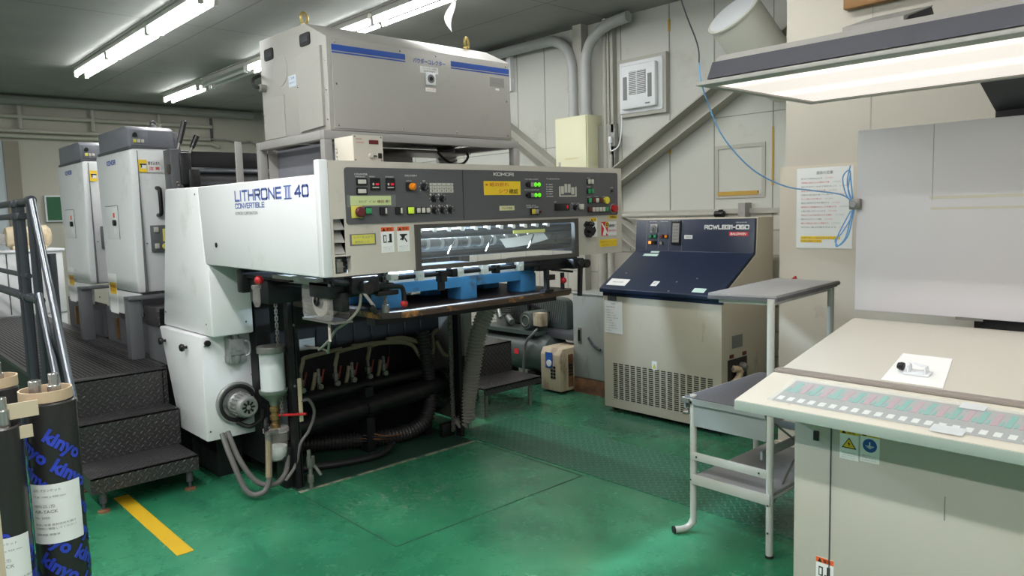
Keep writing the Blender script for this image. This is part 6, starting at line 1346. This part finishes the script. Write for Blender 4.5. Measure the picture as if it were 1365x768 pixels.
# small step on the far side of the press
t = thing('steel_steps', 'small tread plate step on the floor right of the corrugated hose', 'steps', (3.95, 4.55, 0))
B().box(3.66, 4.28, 4.34, 4.70, 0.232, 0.245, 0.002).build('tread', 'tread_plate', t)
B().box(3.66, 4.28, 4.34, 4.346, 0.19, 0.245).build('front_lip', 'tread_plate', t)
B().box(3.66, 4.28, 4.70, 4.708, 0.245, 0.50).build('riser', 'tread_plate', t)
B().box(3.66, 4.28, 4.70, 5.0, 0.49, 0.50).build('tread', 'tread_plate', t)
for (x, y) in ((3.74, 4.42), (4.22, 4.42), (3.74, 4.95), (4.22, 4.95)): B().cyl((x, y, 0), (x, y, 0.235 if y < 4.5 else 0.49), 0.016, n=10).build('leg', 'dull_steel', t)

# ================================================================ inspection console at the right
KY0, KY1 = -0.9, 1.43
K = thing('inspection_console', 'grey green print inspection desk with sloping top and colour bar ledge', 'desk', (2.95, 0.4, 0))
B().box(2.56, 3.35, KY0+0.1, 1.285, 0.0, 0.905, 0.004).build('cabinet', 'console_paint', K)
B().box(2.557, 2.561, 1.147, 1.151, 0.02, 0.86).build('door_gap', 'dark_grey', K)
B().box(2.553, 2.562, 1.193, 1.212, 0.755, 0.79, 0.002).build('latch', 'black_plastic', K)
B().prism([(2.37, 0.868), (2.37, 0.902), (2.655, 0.958), (2.70, 0.958), (2.70, 0.90), (2.58, 0.868)], 'Y', KY0, KY1-0.012, 0.001).build('ledge', 'ledge_edge', K)
ul = V((0.285, 0, 0.056)).normalized(); nl = V((-ul.z, 0, ul.x))
def lp(x, y): return V((x, y, 0.902+(x-2.37)*0.1965))
B().flat(lp(2.512, (KY0+KY1)/2-0.006), LR, ul, KY1-KY0-0.014, 0.284, 0.002).build('ledge_face', 'ledge_cream', K)
k = B().flat(lp(2.512, 0.19)+nl*0.002, LR, ul, 2.22, 0.19, 0.001).build('scale_panel', 'scale_grey', K)
tl, pk_, wh = B(), B(), B()
for i in range(56):
    y = 1.27-i*0.037
    (tl if i % 2 == 0 else pk_).obox(lp(2.545, y)+nl*0.0036, 0.018, 0.0012, 0.088, LR, ul+V((0, -0.25, 0)))
    tl.obox(lp(2.52, y+0.018)+nl*0.0036, 0.008, 0.0012, 0.03, LR, ul)
    wh.flat(lp(2.448, y+0.01)+nl*0.003, LR, ul, 0.020, 0.030, 0.001)
tl.build('ink_key_marks', 'scale_teal', k); pk_.build('ink_key_marks', 'scale_pink', k); wh.build('ink_key_squares', 'print_white', k)
B().flat(lp(2.512, 0.19)+nl*0.0065, LR, ul, 2.24, 0.21, 0.002).build('glass_cover', 'clear_glass', K)
B().flat(lp(2.415, 0.735)+nl*0.0086, LR, ul, 0.09, 0.05, 0.0006).build('tape_piece', 'frost_plastic', K)
B().flat(lp(2.60, 0.72)+nl*0.0086, LR, ul, 0.07, 0.045, 0.0006).build('tape_piece', 'frost_plastic', K)
B().box(2.655, 2.70, KY0, KY1-0.012, 0.958, 0.972, 0.002).build('stop_strip', 'desk_bar', K)
SL = (1.088-0.967)/(3.33-2.69)
def dk(x, y): return V((x, y, 0.967+(x-2.69)*SL))
B().prism([(2.69, 0.93), (2.69, 0.967), (3.33, 1.088), (3.36, 1.088), (3.36, 0.90), (2.9, 0.90)], 'Y', KY0, KY1-0.02, 0.004).build('desk_top', 'desk_top', K)
B().box(3.30, 3.36, KY0, KY1-0.02, 0.4, 0.92).build('back_panel', 'console_paint', K)
def pict_bolt(s, o, r, u, w, h):
    n = r.cross(u)
    B().poly([o-r*w*0.40-u*h*0.17, o+r*w*0.40-u*h*0.17, o+u*h*0.19], 0.0006).build('triangle', 'print_black', s)
    B().poly([o-r*w*0.31-u*h*0.135+n*0.0007, o+r*w*0.31-u*h*0.135+n*0.0007, o+u*h*0.14+n*0.0007], 0.0006).build('triangle_field', 'label_yellow', s)
    B().poly([o+u*h*0.08+n*0.0014+r*w*0.03, o-r*w*0.07-u*h*0.03+n*0.0014, o+r*w*0.0-u*h*0.03+n*0.0014, o-r*w*0.02-u*h*0.115+n*0.0014, o+r*w*0.08+u*h*0.0+n*0.0014, o+r*w*0.01+u*h*0.0+n*0.0014], 0.0006).build('pictogram', 'print_black', s)
def pict_earth(s, o, r, u, w, h):
    n = r.cross(u)
    B().lathe([(0, 0), (w*0.37, 0), (w*0.37, 0.0007), (0, 0.0007)], o+u*h*0.01, n, 28).build('blue_disc', 'sign_blue', s)
    b = B().flat(o+n*0.0008+u*h*0.06, r, u, w*0.05, h*0.13, 0.0006)
    for i, ww in enumerate((0.44, 0.28, 0.12)): b.flat(o+n*0.0008-u*h*(0.01+0.035*i), r, u, w*ww, h*0.018, 0.0006)
    b.build('pictogram', 'paper_white', s)
warning(K, (2.56, 1.086, 0.765), LR, UP, 0.064, 0.108, 'label_yellow', pict_bolt)
warning(K, (2.56, 1.016, 0.770), LR, UP, 0.064, 0.108, 'label_yellow', pict_earth)
warning(K, (2.56, 1.165, 0.27), LR, UP, 0.064, 0.112, 'label_orange', pict_rollers)
B().box(2.5585, 2.5605, 0.78, 0.782, 0.58, 0.66).build('scratch', 'print_grey', K)
# viewing board behind the desk
t = thing('viewing_board', 'large light grey magnetic viewing board standing behind the sloping desk', 'board', (3.42, 0.35, 1.10))
B().box(3.40, 3.425, KY0+0.1, 1.43, 1.118, 1.912, 0.004).build('panel', 'board_light', t)
B().flat((3.4, 0.95, 1.61), LR, UP, 0.36, 0.012).build('tape_mark', 'board_mark', t); B().flat((3.4, 0.955, 1.565), LR, UP, 0.34, 0.010).build('tape_mark', 'board_mark', t)
B().box(3.398, 3.40, 1.12, 1.121, 1.60, 1.91).build('seam', 'frame_grey', t)
B().flat((3.4, 0.97, 1.115), LR, UP, 0.10, 0.012).build('magnet_strip', 'dull_steel', t)
t = thing('hood_post', 'dark cranked arm rising behind the viewing board to the lamp hood', 'support arm', (3.5, 0.84, 0.9))
B().box(3.44, 3.56, 0.765, 0.915, 0.0, 1.97, 0.004).build('post', 'arm_dark', t)
B().prism([(3.44, 1.94), (3.56, 1.97), (3.36, 2.16), (3.225, 2.16), (3.225, 2.035)], 'Y', 0.765, 0.915, 0.003).build('arm', 'arm_dark', t)
B().box(3.43, 3.44, 0.66, 0.96, 1.05, 1.12).build('bracket', 'black_metal', t)
# lamp hood
t = thing('light_hood', 'long dark grey lamp hood with bright diffuser hanging over the inspection desk', 'lamp hood', (2.8, 0.3, 2.03))
HY0, HY1 = -0.9, 1.56
prof = [(2.345, 2.028), (2.345, 2.040), (2.43, 2.058), (2.465, 2.118), (2.495, 2.15), (3.20, 2.165), (3.22, 2.04), (3.22, 2.028), (3.18, 2.028), (3.18, 2.05), (2.42, 2.05), (2.42, 2.028)]
B().prism(prof, 'Y', HY0, HY1, 0.001).build('housing', 'hood_beige', t)
B().prism([(2.428, 2.059), (2.463, 2.119), (2.455, 2.123), (2.420, 2.060)], 'Y', HY0, HY1+0.001).build('front_band', 'hood_grey', t)
B().box(2.42, 3.18, HY1-0.035, HY1-0.002, 2.028, 2.05).build('end_cap', 'hood_beige', t)
B().box(2.42, 3.18, HY0, HY0+0.03, 2.028, 2.05).build('end_cap', 'hood_beige', t)
B().box(2.425, 3.178, HY0+0.03, HY1-0.036, 2.034, 2.040).build('diffuser', 'hood_diffuser', t)
B().prism([(2.72, 2.145), (2.72, 2.21), (2.98, 2.285), (3.12, 2.15)], 'Y', 1.0, 1.20, 0.004).build('ballast_cover', 'arm_dark', t)
B().prism([(2.715, 2.213), (2.98, 2.289), (2.98, 2.285), (2.76, 2.22), (2.716, 2.19)], 'Y', 0.998, 1.202).build('cover_lid', 'hood_beige', t)
# paper and loupe on the desk
ud = V((1, 0, SL)).normalized(); nd_ = V((-ud.z, 0, ud.x))
pc = [dk(2.715, 1.045), dk(2.715, 0.845), dk(2.985, 0.90), dk(2.985, 1.07)]
tag(B().poly([p+nd_*0.001 for p in pc][::1], 0.001).build('paper_sheet', 'paper_white'), 'white sheet of paper lying on the sloping desk under the small loupe', 'paper')
t = thing('loupe', 'small folding loupe with black lens lying on the white sheet', 'loupe', dk(2.80, 0.96))
o = dk(2.805, 0.955)+nd_*0.003
B().obox(o+nd_*0.004, 0.085, 0.045, 0.007, LR, nd_, 0.002).obox(o+nd_*0.018+V((0, 0.026, 0)), 0.006, 0.04, 0.034, LR, nd_, 0.002).obox(o+nd_*0.036+V((0, -0.002, 0)), 0.05, 0.012, 0.005, V((0, -1, 0))-nd_*0.2, nd_, 0.001).obox(o+nd_*0.017-V((0, 0.030, 0)), 0.004, 0.036, 0.028, LR, nd_, 0.002).build('frame', 'vent_white', t)
B().lathe([(0.008, 0), (0.015, 0.002), (0.015, 0.012), (0.012, 0.014), (0.012, 0.02), (0.009, 0.021), (0, 0.018)], o+nd_*0.020+V((0, 0.045, 0)), (0.15, 1, 0.1), 20).build('lens_barrel', 'black_plastic', t)
# blue cable
k = 'cable_blue'
t = thing('blue_cable', 'thin blue cable hanging from above and tied in a bundle at the board edge', 'cable', (3.38, 1.43, 1.59))
B().tube([(2.18, 1.72, 3.32), (2.235, 1.67, 2.75), (2.335, 1.62, 2.36), (2.40, 1.59, 2.19), (2.405, 1.585, 2.12)], 0.003, 6, 6).build('upper_run', 'cable_dark', t)
B().tube([(2.405, 1.585, 2.12), (2.40, 1.575, 2.06), (2.43, 1.57, 1.99), (2.54, 1.57, 1.86), (2.74, 1.56, 1.74), (2.96, 1.54, 1.675), (3.14, 1.51, 1.655), (3.30, 1.455, 1.635), (3.385, 1.433, 1.595)], 0.003, 6, 8).build('lower_run', k, t)
for q in ([(0, 0, 0), (-0.01, 0.03, 0.05), (-0.005, 0.045, 0.12), (0, 0.02, 0.15), (-0.005, 0.01, 0.11), (0, 0, 0)], [(0, 0, 0), (-0.005, 0.025, 0.09), (0, 0.015, 0.17)], [(0, 0, 0), (-0.008, 0.005, -0.06), (-0.01, 0.045, -0.13), (-0.005, 0.075, -0.16), (0, 0.06, -0.185), (0, 0.02, -0.14), (0, 0, -0.05), (0, -0.01, 0)], [(0, 0, 0), (-0.004, 0.01, -0.07), (-0.004, 0.03, -0.15), (-0.002, 0.07, -0.19), (0, 0.065, -0.14), (0, 0.01, -0.03)], [(0, 0, 0), (-0.006, 0.02, 0.06), (-0.006, 0.012, 0.13)]):
    B().tube([V((3.385, 1.438, 1.592))+V(p) for p in q], 0.003, 6, 8).build('bundle_loop', k, t)
t = thing('cable_clip', 'square metal clip holding the blue cable at the left board edge', 'clip', (3.385, 1.43, 1.58))
B().box(3.372, 3.40, 1.405, 1.452, 1.568, 1.615, 0.004).build('block', 'dull_steel', t); B().lathe([(0.014, 0), (0.014, 0.006), (0, 0.006)], (3.372, 1.432, 1.592), (-1, 0, 0), 18).build('screw', 'steel', t)
# ---------------------------------------------------------------- trolley with upper shelf
T = thing('paper_trolley', 'grey tubular trolley with two tops and a lower shelf beside the desk', 'trolley', (3.4, 1.85, 0))
r = 0.0165
B().tube([(3.05, 1.645, 0.0), (3.05, 1.645, 1.185)], r, 14).build('leg', 'trolley_paint', T)
B().tube([(2.965, 2.10, 0.022), (3.00, 2.08, 0.020), (3.035, 2.065, 0.028), (3.052, 2.055, 0.055), (3.055, 2.052, 0.10), (3.055, 2.05, 0.69)], r, 14, 5).build('leg', 'trolley_paint', T)
B().tube([(3.78, 1.71, 0.0), (3.78, 1.71, 1.185)], r, 14).build('leg', 'trolley_paint', T)
B().tube([(3.74, 2.10, 0.0), (3.74, 2.10, 0.67)], r, 14).build('leg', 'trolley_paint', T)
B().cyl((2.958, 2.105, 0.022), (2.966, 2.10, 0.022), 0.018, n=14).build('rubber_foot', 'black_rubber', T)
B().cyl((3.05, 1.645, 0.0), (3.05, 1.645, 0.012), 0.0185, n=14).build('rubber_foot', 'black_rubber', T)
B().box(3.03, 3.76, 1.63, 2.10, 0.665, 0.677, 0.002).build('middle_top', 'trolley_paint', T)
B().box(3.03, 3.755, 1.64, 2.085, 0.677, 0.682, 0.001).build('grey_mat', 'trolley_mat', T)
B().box(3.028, 3.036, 1.66, 2.04, 0.648, 0.676).box(3.04, 3.052, 1.66, 2.04, 0.54, 0.655).build('front_apron', 'trolley_panel', T)
for y_ in (2.085, 1.64): B().box(3.04, 3.76, y_, y_+0.009, 0.62, 0.665).build('side_rail', 'trolley_panel', T)
B().box(3.035, 3.052, 1.65, 2.05, 0.370, 0.408, 0.002).build('cross_rail', 'trolley_paint', T)
B().box(3.72, 3.735, 1.70, 2.10, 0.40, 0.44, 0.002).build('cross_rail', 'trolley_panel', T)
B().box(3.1, 3.75, 1.71, 1.72, 0.43, 0.47).build('cross_rail', 'trolley_panel', T)
B().box(3.035, 3.76, 1.64, 2.04, 0.268, 0.278).box(3.03, 3.04, 1.635, 2.05, 0.25, 0.30, 0.002).build('lower_shelf', 'trolley_paint', T)
B().box(3.04, 3.75, 1.645, 2.035, 0.278, 0.296, 0.004).build('shelf_pad', 'shelf_grey', T)
B().cyl((3.06, 1.66, 0.20), (3.7, 1.70, 0.60), 0.005, n=8).build('brace_rod', 'dull_steel', T)
B().cyl((3.10, 1.66, 0.62), (3.72, 1.70, 0.25), 0.005, n=8).build('brace_rod', 'dull_steel', T)
screws([(3.033, 2.02, 0.39), (3.033, 1.69, 0.39), (3.034, 2.05, 0.655), (3.033, 1.645, 0.25), (3.033, 2.05, 0.27), (3.033, 1.645, 0.12)], 'black_plastic', T, (-1, 0, 0), 0.005)
B().prism([(3.005, 1.935), (3.80, 2.02), (3.80, 1.69), (3.06, 1.625)], 'Z', 1.178, 1.202, 0.002).build('upper_top', 'shelf_grey', T)
B().prism([(3.003, 1.937), (3.802, 2.022), (3.803, 1.688), (3.058, 1.622)], 'Z', 1.174, 1.190).build('upper_edge', 'trolley_mat', T)
B().prism([(3.04, 1.90), (3.78, 1.98), (3.78, 1.71), (3.075, 1.645)], 'Z', 1.155, 1.174).build('upper_frame', 'trolley_paint', T)
B().lathe([(0.012, 0), (0.012, 0.03), (0, 0.03)], (3.80, 1.70, 1.19), (1, -0.2, 0), 12).build('end_knob', 'dull_steel', T)
B().box(3.02, 3.05, 2.055, 2.10, 0.655, 0.675).build('end_bracket', 'dull_steel', T)
B().lathe([(0.012, 0), (0.012, 0.025), (0, 0.025)], (3.05, 2.075, 0.60), (-0.5, 1, 0), 12).build('end_knob', 'dull_steel', T)
tag(B().prism([(2.23, 1.125), (2.27, 1.125), (2.235, 1.155), (2.23, 1.15)], 'X', 4.435, 4.449, 0.002).build('red_hook', 'red_plastic'), 'tiny red wedge stuck on the beige column just above the trolley upper shelf', 'hook')
